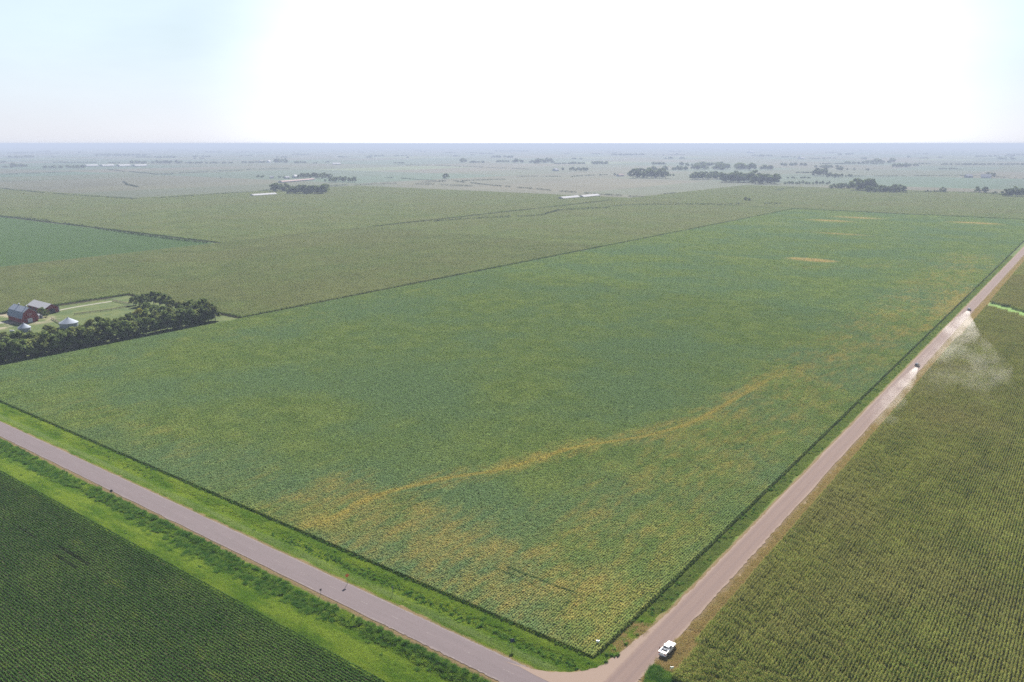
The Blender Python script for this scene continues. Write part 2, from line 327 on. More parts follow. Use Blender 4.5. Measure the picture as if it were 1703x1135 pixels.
YE=16.2+60*PS+2*PS*round((P(1345,349.5)[1]-16.2-60*PS)/(2*PS))+.1; print('YE',YE,P(1345,348),P(1700,366))
field('soybean_field','big green soybean field streaked with yellow between the two roads',[(-409,-9.4,16.2,474,-1)],c_soy,PS)
field('soybean_field','far end of the big soybean field with pale yellow dry patches',[(-409,-9.4,16.2+60*PS,YE,-1)],c_soyf,PS*2)
field('soybean_field','dark green soybean field with fine rows in the lower left corner',[(-430,120,-260,-20.2,-1)],c_soyd,PS,math.pi/2)
field('soybean_field','bluish green soybean field at the left edge beyond the olive corn',[(-2000,-800,60,447,-1)],c_soyf,PS*2)
field('corn_field','olive tasselled cornfield in straight rows right of the gravel road',[(7.9,330,35,35+52*PS+.1,1)],c_corn,PS)
field('corn_field','corn end rows running across the corner behind the white pickup',[(9.3,260,19,34.5,1)],c_corn,PS,math.pi/2)
c_corns=coll('corn_small',[corn_patch(60+i,PS/3,3,12,8,.12,.42,'corn_patch') for i in range(4)])
field('corn_field','distant part of the roadside corn behind the drifting road dust',[(9.2,150,35+52*PS,35+92*PS+.1,1)],c_corn,PS,0,gw)
field('corn_field','farthest roadside corn beyond the bright grassed waterway at right',[(9.2,420,35+92*PS,1500,1)],c_cornf,PS*2)
def gws(X,Y):
    cx_=9.2+PS*(np.floor((X-9.2)/PS)+.5); cy_=35+52*PS+PS*(np.floor((Y-35-52*PS)/PS)+.5)
    d,t=strip_d(X,Y,GWA,GWB); return ~gw(cx_,cy_)|(d<8.2+1.2*np.sin(X*.35))
field('corn_field','ragged corn edge bordering the bright grassed waterway',[(9.2,150,35+52*PS,35+92*PS+.1,1)],c_corns,PS/3,0,gws)
def f2ex(X,Y): return (X>-562)&(Y<198)
field('corn_field','olive cornfield behind the red barn and the windbreak',[(-800,-406.1,8,8+90*PS+.1,-1)],c_corn2,PS,0,f2ex)
field('corn_field','far half of the olive cornfield behind the barn with a winding dark waterway',[(-800,-406.1,8+90*PS,YE+3,-1)],c_cornf2,PS*2)
field('corn_field','dull tan cornfield beyond the far ends of both near fields',[(-800,500,YE+3,2190,-1)],c_cornf2,PS*2)
field('corn_field','tan cornfield left of the long hog barns in the middle distance',[(-1690,-800,449,1500,-1),(-2900,-1690,449,820,-1)],c_cornf2,PS*2)

# ---------------------------------------------------------------- terrain
def prof_y(y): return np.interp(y,[-21,-17,-12,-8.5,-5.6,-4.3,4.3,5.6,9,12.5,16],[0,-.3,-.95,-1.1,-.18,-.04,-.04,-.18,-.9,-.6,0])
def prof_x(x): return np.interp(x,[-10,-8,-6,-4.4,-3.6,3.6,4.4,6,8,9.5],[0,-.55,-.75,-.18,-.04,-.04,-.18,-.65,-.3,0])
def tz(x,y):
    x=np.asarray(x,float);y=np.asarray(y,float)
    zp=prof_y(y); zg=prof_x(x); inx=(x>-10)&(x<9.5); iny=(y>-21)&(y<16)
    z=np.where(inx&(y>=16),zg,np.where(iny&~inx,zp,0.))
    near=np.maximum(zp,zg); near=np.where((y<-4.3),zp,near)
    z=np.where(inx&iny,near,z)
    wq=np.where(x<0,np.interp(y,[-4,2.6,4,5.7,9,12,15.3,20,30,45],[30,26,19,14.9,10.2,7.9,6.5,5.5,4.5,3.4]),np.interp(y,[3,5,8,11,14,17,18],[18,13.8,9.6,7.2,5.6,4.9,4.6])); ex=np.clip((np.abs(x)-wq)/2.5,0,1); k_=(y>-4.3)&(y<45); z=np.where(k_,z*ex+np.minimum(z,-.05)*0+(-.05)*(1-ex),z)
    return z
def lines(dense,lo,hi,step,g=1.32):
    a,b=dense; out=list(np.arange(a,b,step)); d=step; v=a
    while v>lo: d*=g; v-=d; out.append(max(v,lo))
    d=step; v=b; out.append(b)
    while v<hi: d*=g; v+=d; out.append(min(v,hi))
    return np.unique(np.array(out))
gx=lines((-14,14),-42000,42000,.8); gx=np.unique(np.concatenate([gx,np.arange(-600,-14,6),np.arange(14,60,4)]))
gy=lines((-24,22),-42000,42000,.7); gy=np.unique(np.concatenate([gy,np.arange(22,300,5)]))
X,Y=np.meshgrid(gx,gy); Z=tz(X,Y)+np.where((np.abs(Y)<21)&(np.abs(Y)>5.5)&(np.abs(X)<900),rng.normal(0,.05,X.shape),0)
nx,ny=len(gx),len(gy); idx=np.arange(nx*ny).reshape(ny,nx)
fq=np.stack([idx[:-1,:-1],idx[:-1,1:],idx[1:,1:],idx[1:,:-1]],-1).reshape(-1,4)
m_ground,s=mat('ground'); p=s.pos(); o=s.xyz(p); x,y=o[0],o[1]
# patchwork of far fields (quarter-mile cells)
cx=s.math('FLOOR',s.math('DIVIDE',s.math('ADD',x,s.math('MULTIPLY',s.math('FLOOR',s.math('DIVIDE',y,1609)),200)),402.)); cy=s.math('FLOOR',s.math('DIVIDE',y,804.))
cb=s.n('ShaderNodeCombineXYZ'); s.put(cb.inputs[0],cx); s.put(cb.inputs[1],cy)
wn=s.n('ShaderNodeTexWhiteNoise',noise_dimensions='2D'); s.put(wn.inputs[0],cb.outputs[0])
rp=s.n('ShaderNodeValToRGB'); rp.color_ramp.interpolation='CONSTANT'; s.put(rp.inputs[0],wn.outputs[0])
e=rp.color_ramp.elements; e[0].position=0; e[0].color=(0.062,0.082,0.030,1); e[1].position=.30; e[1].color=(0.045,0.088,0.040,1)
for ps,cc in ((.52,(0.075,0.079,0.034,1)),(.68,(0.040,0.093,0.040,1)),(.80,(0.090,0.086,0.042,1)),(.92,(0.100,0.140,0.050,1))):
    q=e.new(ps); q.color=cc
nb=s.noise(s.scale(p,1,1,1),.004,5,.6)
far=s.mixv(rp.outputs[0],s.math('MULTIPLY_ADD',nb,.5,.24))
far=s.mixv(far,s.math('MULTIPLY_ADD',s.noise(p,.03,4,.7),.6,.7))
# darker lines along the section lines
def gridline(v,per,w):
    fr=s.math('ABSOLUTE',s.math('SUBTRACT',s.math('FRACT',s.math('ADD',s.math('DIVIDE',v,per),.5)),.5)); return s.math('SUBTRACT',1,s.ss(fr,w/per*.5,w/per))
gl=s.math('MAXIMUM',gridline(y,804.,14),gridline(x,804.,14))
far=s.mix(s.math('MULTIPLY',gl,s.math('MULTIPLY',s.ss(y,1500,2400),.6)),far,(.03,.045,.02,1))
soil=s.mix(s.noise(p,.6,4,.7),(.030,.030,.016,1),(.060,.055,.028,1))
nearm=s.box(x,y,-815,520,-400,2190,5)
c=s.mix(nearm,far,soil)
# farm yard and pasture
past=s.mix(s.ss(s.noise(p,.08,5,.7),.35,.65),(0.035,0.059,0.014,1),(0.066,0.081,0.020,1))
fy=s.box(x,y,-562,-405.9,-8,198,1.5); c=s.mix(fy,c,past)
yard=s.math('MULTIPLY',s.box(x,y,-562,-505,60,124,6),s.ss(s.noise(p,.06,4,.6),.45,.6)); c=s.mix(s.math('MULTIPLY',yard,.8),c,(0.216,0.180,0.137,1))
# verges of both roads
gr=s.mix(s.ss(s.noise(s.scale(p,.3,1,1),.16,4,.65),.36,.64),(0.060,0.108,0.013,1),(0.104,0.145,0.018,1))
gr=s.mixv(gr,s.math('MULTIPLY_ADD',s.noise(p,2.2,3,.7),.6,.7))
vp=s.box(x,y,-3000,10,-20.6,17.4,.4); c=s.mix(vp,c,gr)
vg=s.box(x,y,-10.8,9.2,16,3000,.4)
brown=s.mix(s.ss(s.noise(s.scale(p,1,.12,1),.7,5,.75),.35,.65),(0.140,0.104,0.067,1),(0.241,0.188,0.121,1))
gg=s.mix(s.ss(x,1.5,3.5),s.mixv(gr,.6),s.mix(s.math('MULTIPLY',s.ss(s.noise(s.scale(p,1,.2,1),.35,4,.7),.5,.62),.75),brown,(0.094,0.122,0.036,1)))
c=s.mix(vg,c,gg)
gwd,_=None,None
A=GWA;B=GWB;dx=B[0]-A[0];dy=B[1]-A[1];LL=math.hypot(dx,dy)
dd=s.math('ABSOLUTE',s.math('ADD',s.math('MULTIPLY',s.math('SUBTRACT',x,A[0]),dy/LL),s.math('MULTIPLY',s.math('SUBTRACT',y,A[1]),-dx/LL)))
gm=s.math('MULTIPLY',s.math('SUBTRACT',1,s.ss(dd,17,20)),s.box(x,y,9,90,380,760,2)); c=s.mix(gm,c,(0.101,0.173,0.040,1))
# gravelly brown shoulders
wb=s.math('MULTIPLY',s.math('SUBTRACT',s.noise(p,.7,3,.7),.5),1.6)
ay=s.math('ADD',s.math('ABSOLUTE',y),wb); sh=s.math('MULTIPLY',s.math('SUBTRACT',1,s.ss(ay,5.0,5.9)),s.box(x,y,-3000,400,-9,9,1))
ax=s.math('ADD',s.math('ABSOLUTE',x),wb); sh2=s.math('MULTIPLY',s.math('SUBTRACT',1,s.ss(ax,3.9,5.0)),s.box(x,y,-9,9,0,3000,1))
fe=s.math('SQRT',s.math('ADD',s.math('POWER',s.math('DIVIDE',s.math('MAXIMUM',s.math('SUBTRACT',s.math('ABSOLUTE',x),3.4),0),12),2),s.math('POWER',s.math('DIVIDE',s.math('MAXIMUM',s.math('SUBTRACT',y,3.6),0),12.5),2)))
c=s.mix(s.math('MAXIMUM',sh,sh2),c,s.mix(s.noise(p,1.5,4,.7),(0.079,0.052,0.023,1),(0.125,0.094,0.050,1)))
xe=s.curve(y,[(2,-25),(4,-18.5),(5.7,-14.9),(9,-10.2),(12,-7.9),(15.3,-6.5),(20,-5.5),(30,-4.5),(46,-3.6)],2,46,-26,0)
bd_=s.math('SUBTRACT',s.math('ADD',x,wb),xe); band=s.math('MULTIPLY',s.math('MULTIPLY',s.ss(bd_,-2.0,-1.0),s.math('SUBTRACT',1,s.ss(bd_,.6,2.0))),s.box(x,y,-24,-3,4,44,1)); c=s.mix(s.math('MULTIPLY',band,.9),c,s.mix(s.noise(p,1.5,4,.7),(.075,.055,.024,1),(.13,.10,.05,1)))
cor=s.math('MULTIPLY',s.ell(x,y,8,24,9,12),3,clamp=True); c=s.mix(s.math('MULTIPLY',s.math('MULTIPLY',cor,.7),s.ss(s.noise(p,.9,4,.7),.4,.58)),c,brown)
cor2=s.math('MULTIPLY',s.ell(x,y,-6.3,28,2.6,5),2.4,clamp=True); c=s.mix(s.math('MULTIPLY',s.math('MULTIPLY',cor2,.8),s.ss(s.noise(p,.7,4,.7),.42,.56)),c,brown)
s.out(s.bsdf(c,.95,0,.1,s.noise(p,1.2,4,.7),.35))
g=link('ground',nmesh('ground',np.stack([X.ravel(),Y.ravel(),Z.ravel()],1),fq,[m_ground],smooth=True)); tag(g,None,None,None,'structure')

# ---------------------------------------------------------------- roads
def sheet(name,xs,ys,z,m,edge=None,parent=None):
    X,Y=np.meshgrid(xs,ys); 
    if edge is not None: X,Y=edge(X,Y)
    n1,n2=X.shape; idx=np.arange(n1*n2).reshape(n1,n2); Zz=np.full(X.size,z) if np.isscalar(z) else z(X,Y).ravel()
    f=np.stack([idx[:-1,:-1],idx[:-1,1:],idx[1:,1:],idx[1:,:-1]],-1).reshape(-1,4)
    return link(name,nmesh(name,np.stack([X.ravel(),Y.ravel(),Zz],1),f,[m],smooth=True),parent)
m_asph,s=mat('asphalt'); p=s.pos(); o=s.xyz(p); x,y=o[0],o[1]
c=s.mix(s.noise(s.scale(p,.05,1.4,1),.9,4,.6),(0.068,0.052,0.057,1),(0.086,0.066,0.071,1))
c=s.mixv(c,s.math('MULTIPLY_ADD',s.noise(p,3.5,4,.75),.34,.80)); c=s.mixv(c,s.math('MULTIPLY_ADD',s.noise(s.scale(p,.12,1,1),.5,3,.6),.3,.85))
wh=s.math('ABSOLUTE',s.math('SUBTRACT',s.math('ABSOLUTE',y),1.9)); c=s.mix(s.math('MULTIPLY',s.math('SUBTRACT',1,s.ss(s.math('ABSOLUTE',s.math('SUBTRACT',wh,.85)),.1,.6)),.16),c,(0.074,0.056,0.060,1))
crk=s.math('SUBTRACT',1,s.ss(s.math('ABSOLUTE',s.math('SUBTRACT',s.noise(s.scale(p,1,.35,1),.16,5,.6,.4),.5)),.0,.006)); c=s.mix(s.math('MULTIPLY',crk,.35),c,(0.051,0.041,0.043,1))
edge=s.ss(s.math('ADD',s.math('ABSOLUTE',y),s.math('MULTIPLY',s.noise(p,1.2,3,.7),.5)),3.9,4.3); c=s.mix(s.math('MULTIPLY',edge,.7),c,(0.110,0.084,0.075,1))
dust=s.math('MULTIPLY',s.ss(s.math('ADD',x,s.math('MULTIPLY',s.noise(s.scale(p,.5,1,1),.35,4,.65),14)),-7,5),.9); c=s.mix(dust,c,s.mix(s.noise(s.scale(p,.4,1,1),1.0,4,.7),(0.107,0.077,0.065,1),(0.132,0.096,0.083,1)))
s.out(s.bsdf(c,.85,0,.25,s.noise(p,9,3,.7),.01))
xs=np.concatenate([np.arange(-900,-60,4),np.arange(-60,60,.6),np.arange(60,420,6)]); xs=np.concatenate([[-6000,-3000,-1500],xs]); ys=np.array([-4.05,-3,-2,-1,0,1,2,3,4.05])
er=rng.normal(0,.10,len(xs)); er2=rng.normal(0,.10,len(xs))
def e1(X,Y):
    Y=Y.copy(); Y[0]+=er; Y[-1]+=er2; return X,Y
road=sheet('paved_road',xs,ys,lambda X,Y:.055-.004*np.abs(Y),m_asph,e1); tag(road,None,None,None,'structure')
m_mark,s=mat('faded_road_paint'); p=s.pos()
t=s.n('ShaderNodeBsdfTransparent').outputs[0]; b=s.bsdf((0.308,0.280,0.258,1),.7); mx=s.n('ShaderNodeMixShader'); s.put(mx.inputs[0],s.math('MULTIPLY',s.ss(s.noise(p,2.0,4,.75),.42,.62),.38)); s.t.links.new(t,mx.inputs[1]); s.t.links.new(b,mx.inputs[2]); s.out(mx.outputs[0])
V=[];k=0
for (x0,x1,y0,y1) in [(-900,-16,3.62,3.74),(-900,-16,-3.74,-3.62)]+[(-12-12.2*i,-9-12.2*i,-.07,.07) for i in range(40)]:
    V+= [(x0,y0,0),(x1,y0,0),(x1,y1,0),(x0,y1,0)]
V=np.array(V); V[:,2]=.055-.004*np.abs(V[:,1])+.006
link('lane_marking',nmesh('lane_marking',V,np.arange(len(V)).reshape(-1,4),[m_mark]),road)
m_grav,s=mat('gravel'); p=s.pos(); o=s.xyz(p); x,y=o[0],o[1]
c=s.mix(s.noise(s.scale(p,1.5,.06,1),.9,5,.65),(0.104,0.075,0.067,1),(0.135,0.099,0.087,1))
c=s.mixv(c,s.math('MULTIPLY_ADD',s.noise(p,2.5,5,.8),.36,.82))
wt=s.math('ABSOLUTE',s.math('SUBTRACT',s.math('ABSOLUTE',s.math('ADD',x,s.math('MULTIPLY',s.noise(p,.04,2),.8))),1.4)); c=s.mix(s.math('MULTIPLY',s.math('SUBTRACT',1,s.ss(wt,.15,.65)),.32),c,(0.094,0.070,0.067,1))
rim=s.ss(s.math('ADD',s.math('ABSOLUTE',x),s.math('MULTIPLY',s.noise(p,.8,4,.75),1.1)),3.0,3.9); c=s.mix(s.math('MULTIPLY',rim,.75),c,(0.167,0.126,0.102,1))
s.out(s.bsdf(c,.95,0,.1,s.noise(p,4,4,.8),.04))
ys=np.concatenate([np.arange(2.6,22,.5),np.arange(22,120,1.5),np.arange(120,1300,8),np.arange(1300,4200,60)]); tt=np.linspace(-1,1,13)
def fl(y): 
    w=np.full_like(y,3.4); k=y<17; w[k]=3.4+12.5*(1-np.sqrt(np.clip(1-((17-y[k])/14.2)**2,0,1))); return w
WLY=[2.6,4,5.7,9,12,15.3,20,30,45]; WLX=[26,19,14.9,10.2,7.9,6.5,5.5,4.5,3.4]
wl=np.interp(ys,WLY,WLX)+rng.normal(0,.14,len(ys)); wr=fl(ys)*np.where(ys<17,.93,1)+rng.normal(0,.14,len(ys))
X=np.where(tt[None,:]<0,tt[None,:]*wl[:,None],tt[None,:]*wr[:,None]); Y=np.repeat(ys[:,None],13,1)
Y[0]+=rng.normal(0,.2,13)
idx=np.arange(X.size).reshape(X.shape); f=np.stack([idx[:-1,:-1],idx[:-1,1:],idx[1:,1:],idx[1:,:-1]],-1).reshape(-1,4)
Zg=.066-.01*np.abs(tt[None,:])+X*0
gv=link('gravel_road',nmesh('gravel_road',np.stack([X.ravel(),Y.ravel(),Zg.ravel()],1),f,[m_grav],smooth=True)); tag(gv,None,None,None,'structure')
# farm lane: pale strip beside the pasture
m_lane=simple('pale_lane',(.17,.16,.135),.9,0,.15,.3)
def ribbon(name,pts,w,z,m):
    pts=[np.array(q) for q in pts]; V=[];n=len(pts)
    for i,q in enumerate(pts):
        d=pts[min(i+1,n-1)]-pts[max(i-1,0)]; d=d/np.linalg.norm(d); nn=np.array([-d[1],d[0]])
        V+=[(*(q-nn*w/2),z),(*(q+nn*w/2),z)]
    f=[(2*i,2*i+2,2*i+3,2*i+1) for i in range(n-1)]
    return link(name,nmesh(name,V,f,[m]))
tag(ribbon('farm_lane',[P(98,516.5),P(120,512),P(150,507),P(186,501.5)],2.6,.03,m_lane),None,None,None,'structure')
tag(ribbon('farm_drive',[P(-60,545),P(0,537),P(14,535.5)],7,.034,m_lane),None,None,None,'structure')

# ---------------------------------------------------------------- verge vegetation
def rpts(n,x0,x1,y0,y1,dens=None):
    x=rng.uniform(x0,x1,n);y=rng.uniform(y0,y1,n)
    if dens is not None: k=dens(x,y); x,y=x[k],y[k]
    k=visible(x,y,1.25); return x[k],y[k]
def vscatter(name,x,y,c,s0,s1,label,cat,zs=1.0):
    n=len(x); sc=rng.uniform(s0,s1,n); return scatter(name,np.stack([x,y,tz(x,y)-.02],1),rng.uniform(0,6.28,n),np.stack([sc,sc,sc*zs],1),c,label,cat)
xa,ya=rpts(9000,-420,-8,5.6,15.8); xb,yb=rpts(9500,-420,30,-20.2,-5.8); xc,yc=rpts(2600,-9,-4.6,12,900)
k=~((xb>-6)&(yb>-4.3)); 
cornerL=lambda x,y: np.hypot(np.maximum(-x-3.4,0)/12.5,np.maximum(y-4,0)/13)>0
def offroad(x,y):
    wl_=np.interp(y,[2.6,4,5.7,9,12,15.3,20,30,45],[28,21,16.6,11.6,9.0,7.4,6.3,5.2,4.4])
    return ~((y>2.6)&(((x<0)&(-x<wl_))|((y<18)&(x>=0)&(x<np.interp(y,[3,5,8,11,14,17,18],[18,13.8,9.6,7.2,5.6,4.9,4.6])))))
k1=offroad(xa,ya); k3=offroad(xc,yc)
vscatter('grass',np.concatenate([xa[k1],xb,xc[k3]]),np.concatenate([ya[k1],yb,yc[k3]]),c_grass,.7,1.1,'bright green grass on the verges of both roads','grass')
# dark bank of tall weeds south of the paved road
x,y=rpts(26000,-420,-4,-15.5,-5.7,lambda x,y: rng.random(len(x))<np.exp(-((y+7.4+1.0*np.sin(x*.05))/(1.6+2.2*(y<-7.4)*(.5+.5*np.sin(x*.043+1))))**2)*(.22+.6*(np.sin(x*.13)+np.sin(x*.31+1)+.8*np.sin(x*.9)>-.5)))
vscatter('tall_weeds',x,y,c_weed,.30,.80,'dark green tall weeds along the south ditch of the paved road','weeds',1.1)
x,y=rpts(1600,-120,-3,8,14.6,lambda x,y:(rng.random(len(x))<.9*np.exp(-((y-11.0)/1.9)**2))&offroad(x,y))
x2,y2=rpts(900,-420,-110,8,15,lambda x,y:(rng.random(len(x))<.5)&(np.sin(x*.05)+np.sin(y*.6+x*.03)>.5))
x3,y3=rpts(900,-8.8,-5.2,16,700,lambda x,y:rng.random(len(x))<.6)
x4,y4=rpts(160,-300,0,-19,-12,lambda x,y:(rng.random(len(x))<.5)&(np.sin(x*.07)+np.sin(y*.4+x*.02)>.6))
vscatter('weed_clumps',np.concatenate([x,x2,x3,x4]),np.concatenate([y,y2,y3,y4]),c_bush,.35,1.1,'dark round weed clumps dotted over the bright verges','weeds')
x,y=rpts(7000,4.7,7.8,33,1300); x2,y2=rpts(60,-8.5,-4.6,20,36); x3,y3=rpts(420,4.4,9.5,14,36)
k=offroad(x2,y2);k3=offroad(x3,y3)&(np.hypot(x3-3.7,(y3-29)/3)>1.3)
vscatter('dry_grass',np.concatenate([x,x2[k],x3[k3]]),np.concatenate([y,y2[k],y3[k3]]),c_dry,.6,1.1,'brown dry grass along the right ditch of the gravel road','grass')
x,y=rpts(900,4.2,10.5,12.5,21.5,lambda x,y:offroad(x,y))
vscatter('roadside_brush',x,y,c_weed,.5,.85,'leafy green brush at the corner below the white pickup','brush')
x,y=rpts(320,-405,-12,15.3,16.2);  # dark clumps thicken the shade line along the soybean edge
vscatter('field_edge_shade_weeds',x,y,c_bush,.5,.9,'dark weedy fringe deepening the shaded edge between the soybeans and the paved road verge','weeds')

# dark leafy ridges imitating shaded crop walls, thin lines between far fields
def edge_shade(name,label,polys,w=4,h=2.9,dens=.55,leaf=1.5):
    C=[]
    for pl in polys:
        pts=[np.array(P(*q)) if len(q)==2 else np.array(q[:2]) for q in pl]
        for a,b in zip(pts[:-1],pts[1:]):
            L=np.linalg.norm(b-a); n=int(L*dens*w/2); t=rng.random(n); d=(b-a)/L; nn=np.array([-d[1],d[0]])
            q=a+(b-a)*t[:,None]+nn*rng.uniform(-w/2,w/2,n)[:,None]; kk=(np.sin(L*t*.021+L)+.7*np.sin(L*t*.057)+.5*np.sin(L*t*.13))>-.75; t=t[kk]; q=q[kk]; n=len(t); z=rng.uniform(.15,1,n)*h*(.7+.3*np.sin(L*t*.02))
            C.append(np.concatenate([q,z[:,None]],1))
    C=np.concatenate(C); n=len(C)
    v,f=quads_at(C,rng.uniform(.7,1.3,(n,2))*leaf,np.stack([rng.normal(0,1,n),rng.normal(0,1,n),rng.normal(0,.5,n)],1),rng.uniform(0,6.28,n))
    o=link(name,nmesh(name,v,f,[m_edge_shade])); return tag(o,label,'edge_shade',None,'stuff')
m_edge_shade,s=mat('edge_shade_leaves'); p=s.pos(); s.out(s.leaf(s.mix(s.noise(p,.1,3,.6),(.030,.050,.022,1),(.050,.075,.028,1)),.2,0))  # dark leaf colour carries the shade of the crop walls
edge_shade('edge_shade_strip','dark strip imitating the shaded corn wall of the winding waterway crossing the far olive cornfield',[[(720,371),(780,366.5),(860,363),(900,361),(912,357),(930,352),(1005,348.5),(1018,345.5),(1040,343.5),(1100,342.5),(1190,342.5),(1300,341)]],5,5.0,1.0)
edge_shade('edge_shade_strip','dark strip imitating the shaded corn edge above the bluish green field at left',[[(-90,356),(0,362),(60,367),(110,374),(170,383),(235,393),(300,401.5),(345,406)]],3.5,3.8,1.0)
edge_shade('edge_shade_strip','thin dark line imitating a shaded field edge in front of the long hog barn and its grove',[[(-60,310),(0,315),(25,318),(68,322),(75,323.5)],[(90,324),(130,327.5),(175,329.5),(228,333)],[(255,332),(330,327),(430,320),(455,317)],[(545,311),(600,308),(660,306.5)],[(690,307),(745,309),(785,311)]],5,4.6,.9)
edge_shade('edge_shade_strip','thin dark line imitating a shaded field edge behind the pair of long hog barns',[[(640,296),(760,303),(860,313),(930,319),(1000,324.5),(1075,330)],[(1100,325),(1135,322)],[(1290,318),(1330,312)]],5,4.4,.9)
edge_shade('edge_shade_strip','scattered faint dark lines imitating shaded edges between the distant fields',[[(180,283),(235,288),(262,290.5),(300,291)],[(0,291),(45,289.5),(120,286)],[(270,290),(330,287),(430,282),(480,281)],[(205,303),(212,308),(235,313)],[(660,274),(740,276),(830,280),(880,282)],[(860,294),(950,294.5),(1010,291)],[(1410,294),(1480,293.5),(1560,293),(1620,293),(1703,297.5),(1780,300)],[(1505,321),(1560,321),(1620,322),(1668,326)],[(840,299),(780,301),(700,304)]],7,3.6,.35,2.2)

# ---------------------------------------------------------------- trees
m_bark=simple('bark',(.10,.085,.07),.9,0,.3,1.5)
def leafmat(name,a,b):
    m,s=mat(name); p=s.pos(); oi=s.n('ShaderNodeObjectInfo').outputs['Random']
    c=s.mix(s.ss(s.noise(p,.35,3,.65),.35,.65),(*a,1),(*b,1)); c=s.mixv(c,s.math('MULTIPLY_ADD',oi,.5,.75)); s.out(s.leaf(c,.40,0)); return m
m_tl=[leafmat('tree_leaves',(.070,.105,.035),(.140,.175,.055)),leafmat('pale_tree_leaves',(.095,.12,.04),(.16,.18,.06)),leafmat('yellowish_tree_leaves',(.13,.14,.025),(.22,.20,.035))]
def crown_mesh(i,m,n=700,leaf=.11,kind=0):       # unit tree: height 1
    r=np.random.default_rng(900+i); nl=[9,12,7,10,8,14][i%6]
    cen=[];rad=[]
    for k in range(nl):
        t=(k+.5)/nl; z=.24+.64*t; sp=(.27 if kind==0 else .20)*math.sin(math.pi*min(1,.25+.72*t))+.03; a=k*2.4+r.uniform(-.5,.5)
        cen.append((math.cos(a)*sp,math.sin(a)*sp,z+r.uniform(-.05,.05))); rad.append(r.uniform(.10,.17)*(1.1 if kind==0 else .9))
    cen=np.array(cen);rad=np.array(rad); w=r.integers(0,nl,n); d=r.normal(0,1,(n,3)); d/=np.linalg.norm(d,axis=1,keepdims=True)
    c=cen[w]+d*(rad[w]*r.uniform(.55,1.12,n))[:,None]*np.array([1,1,.9]); c[:,2]=np.clip(c[:,2],.08,1.03)
    v,f=quads_at(c,r.uniform(.6,1.3,(n,2))*leaf,d+r.normal(0,.45,(n,3)),r.uniform(0,6.28,n))
    return nmesh('crown',v,f,[m]),cen
def tube(pts,rads,sides=6):
    V=[];Fc=[]
    for (q,rd) in zip(pts,rads):
        for k in range(sides):
            a=2*math.pi*k/sides; V.append((q[0]+math.cos(a)*rd,q[1]+math.sin(a)*rd,q[2]))
    for i in range(len(pts)-1):
        for k in range(sides): Fc.append((i*sides+k,i*sides+(k+1)%sides,(i+1)*sides+(k+1)%sides,(i+1)*sides+k))
    return V,Fc
def trunk_mesh(cen,i):
    V,Fc=tube([(0,0,-.02),(.008,0,.15),(-.006,.01,.35),(.005,0,.6),(0,0,.82)],[.030,.022,.017,.011,.004])
    for c in cen[::2]:
        z0=max(.18,c[2]-.2); v,f=tube([(0,0,z0),(c[0]*.55,c[1]*.55,z0+.09),(c[0],c[1],c[2])],[.011,.008,.003],5); k=len(V); V+=v; Fc+=[tuple(q+k for q in ff) for ff in f]
    return nmesh('trunk',V,Fc,[m_bark])
TV=[]
for i in range(9):
    m=m_tl[0] if i<5 else (m_tl[1] if i<8 else m_tl[2]); me,cen=crown_mesh(i,m,620,.105,i%2); TV.append((me,trunk_mesh(cen,i)))
def tree(x,y,h,label,group,v=None,wide=1.0,name='tree',cat='tree'):
    v=int(rng.integers(0,8)) if v is None else v
    r=empty(name,(x,y,float(tz(x,y))),rng.uniform(0,6.28),label,cat,group); r.scale=(h*wide,h*wide,h)
    link('crown',TV[v][0],r); link('trunk',TV[v][1],r); return r
# farm windbreak, long row facing the soybeans
L1='dark green broadleaf tree in the long windbreak row facing the soybean field'; G1_='trees of the long farm windbreak'
y=6.0; i=0
while y<188:
    tree(-417+rng.normal(0,1.0),y,rng.uniform(9.5,14),L1,G1_,v=[0,1,2,3,4,5,6][rng.integers(0,7)],wide=rng.uniform(1.0,1.45)); y+=rng.uniform(3.6,5.2)
y=8.0
while y<190:
    tree(-429+rng.normal(0,1.2),y,rng.uniform(10,14.5),'dark broadleaf tree in the second row of the windbreak nearer the pasture','trees of the second windbreak row',v=int(rng.integers(0,6)),wide=rng.uniform(.85,1.2)); y+=rng.uniform(4.6,6.6)
L2='dark bushy tree in the grove at the far corner of the pasture'; G2_='trees of the grove behind the pasture'
for (px,py,hp) in [(222,508,15),(232,510,19),(243,509,22),(256,507,23),(266,509,24),(276,511,24),(287,514,18),(297,517,17),(308,519,20),(318,519,22),(327,522,19),(337,526,16),(345,527,17),(352,528,13),(245,520,19),(258,524,18),(272,525,18),(286,528,17),(300,529,17),(314,531,15),(326,533,12),(282,520,15),(300,523,16),(235,518,14)]:
    x,y=P(px,py); v=7 if 280<px<312 and py<522 else int(rng.integers(0,5)); 
    lab=L2 if v!=7 else 'paler grey-green bushy tree in the middle of the grove behind the pasture'
    tree(x,y,hp/ppm(py),lab,G2_ if v!=7 else 'paler trees of the pasture grove',v=v,wide=1.15)
x,y=P(236,541); tree(x,y,11,'yellowish green tree standing out at the right part of the windbreak',None,v=8,wide=1.0)
x,y=P(228,541); tree(x,y,10,'smaller yellow-green tree beside the yellowish one in the windbreak',None,v=8,wide=.9)
for k_,(px,py,hp,lb) in enumerate([(70,525,15,'dark leafy tree between the red barn and the pale roofed shed'),(78,527,12,'low dark tree just left of the red shed gable'),(-8,560,18,'tree at the far left edge by the barn yard'),(8,572,22,'taller green tree at the left end of the windbreak'),(30,571,17,'bushy green tree below the barn at the windbreak end'),(52,566,17,'green tree below the conical roofed bin'),(75,563,15,'light green bushy tree just right of the small bin')]):
    x,y=P(px,py); tree(x,y,hp/ppm(py),lb,None,v=[0,2,5,6,7,5,6][k_],wide=1.1)
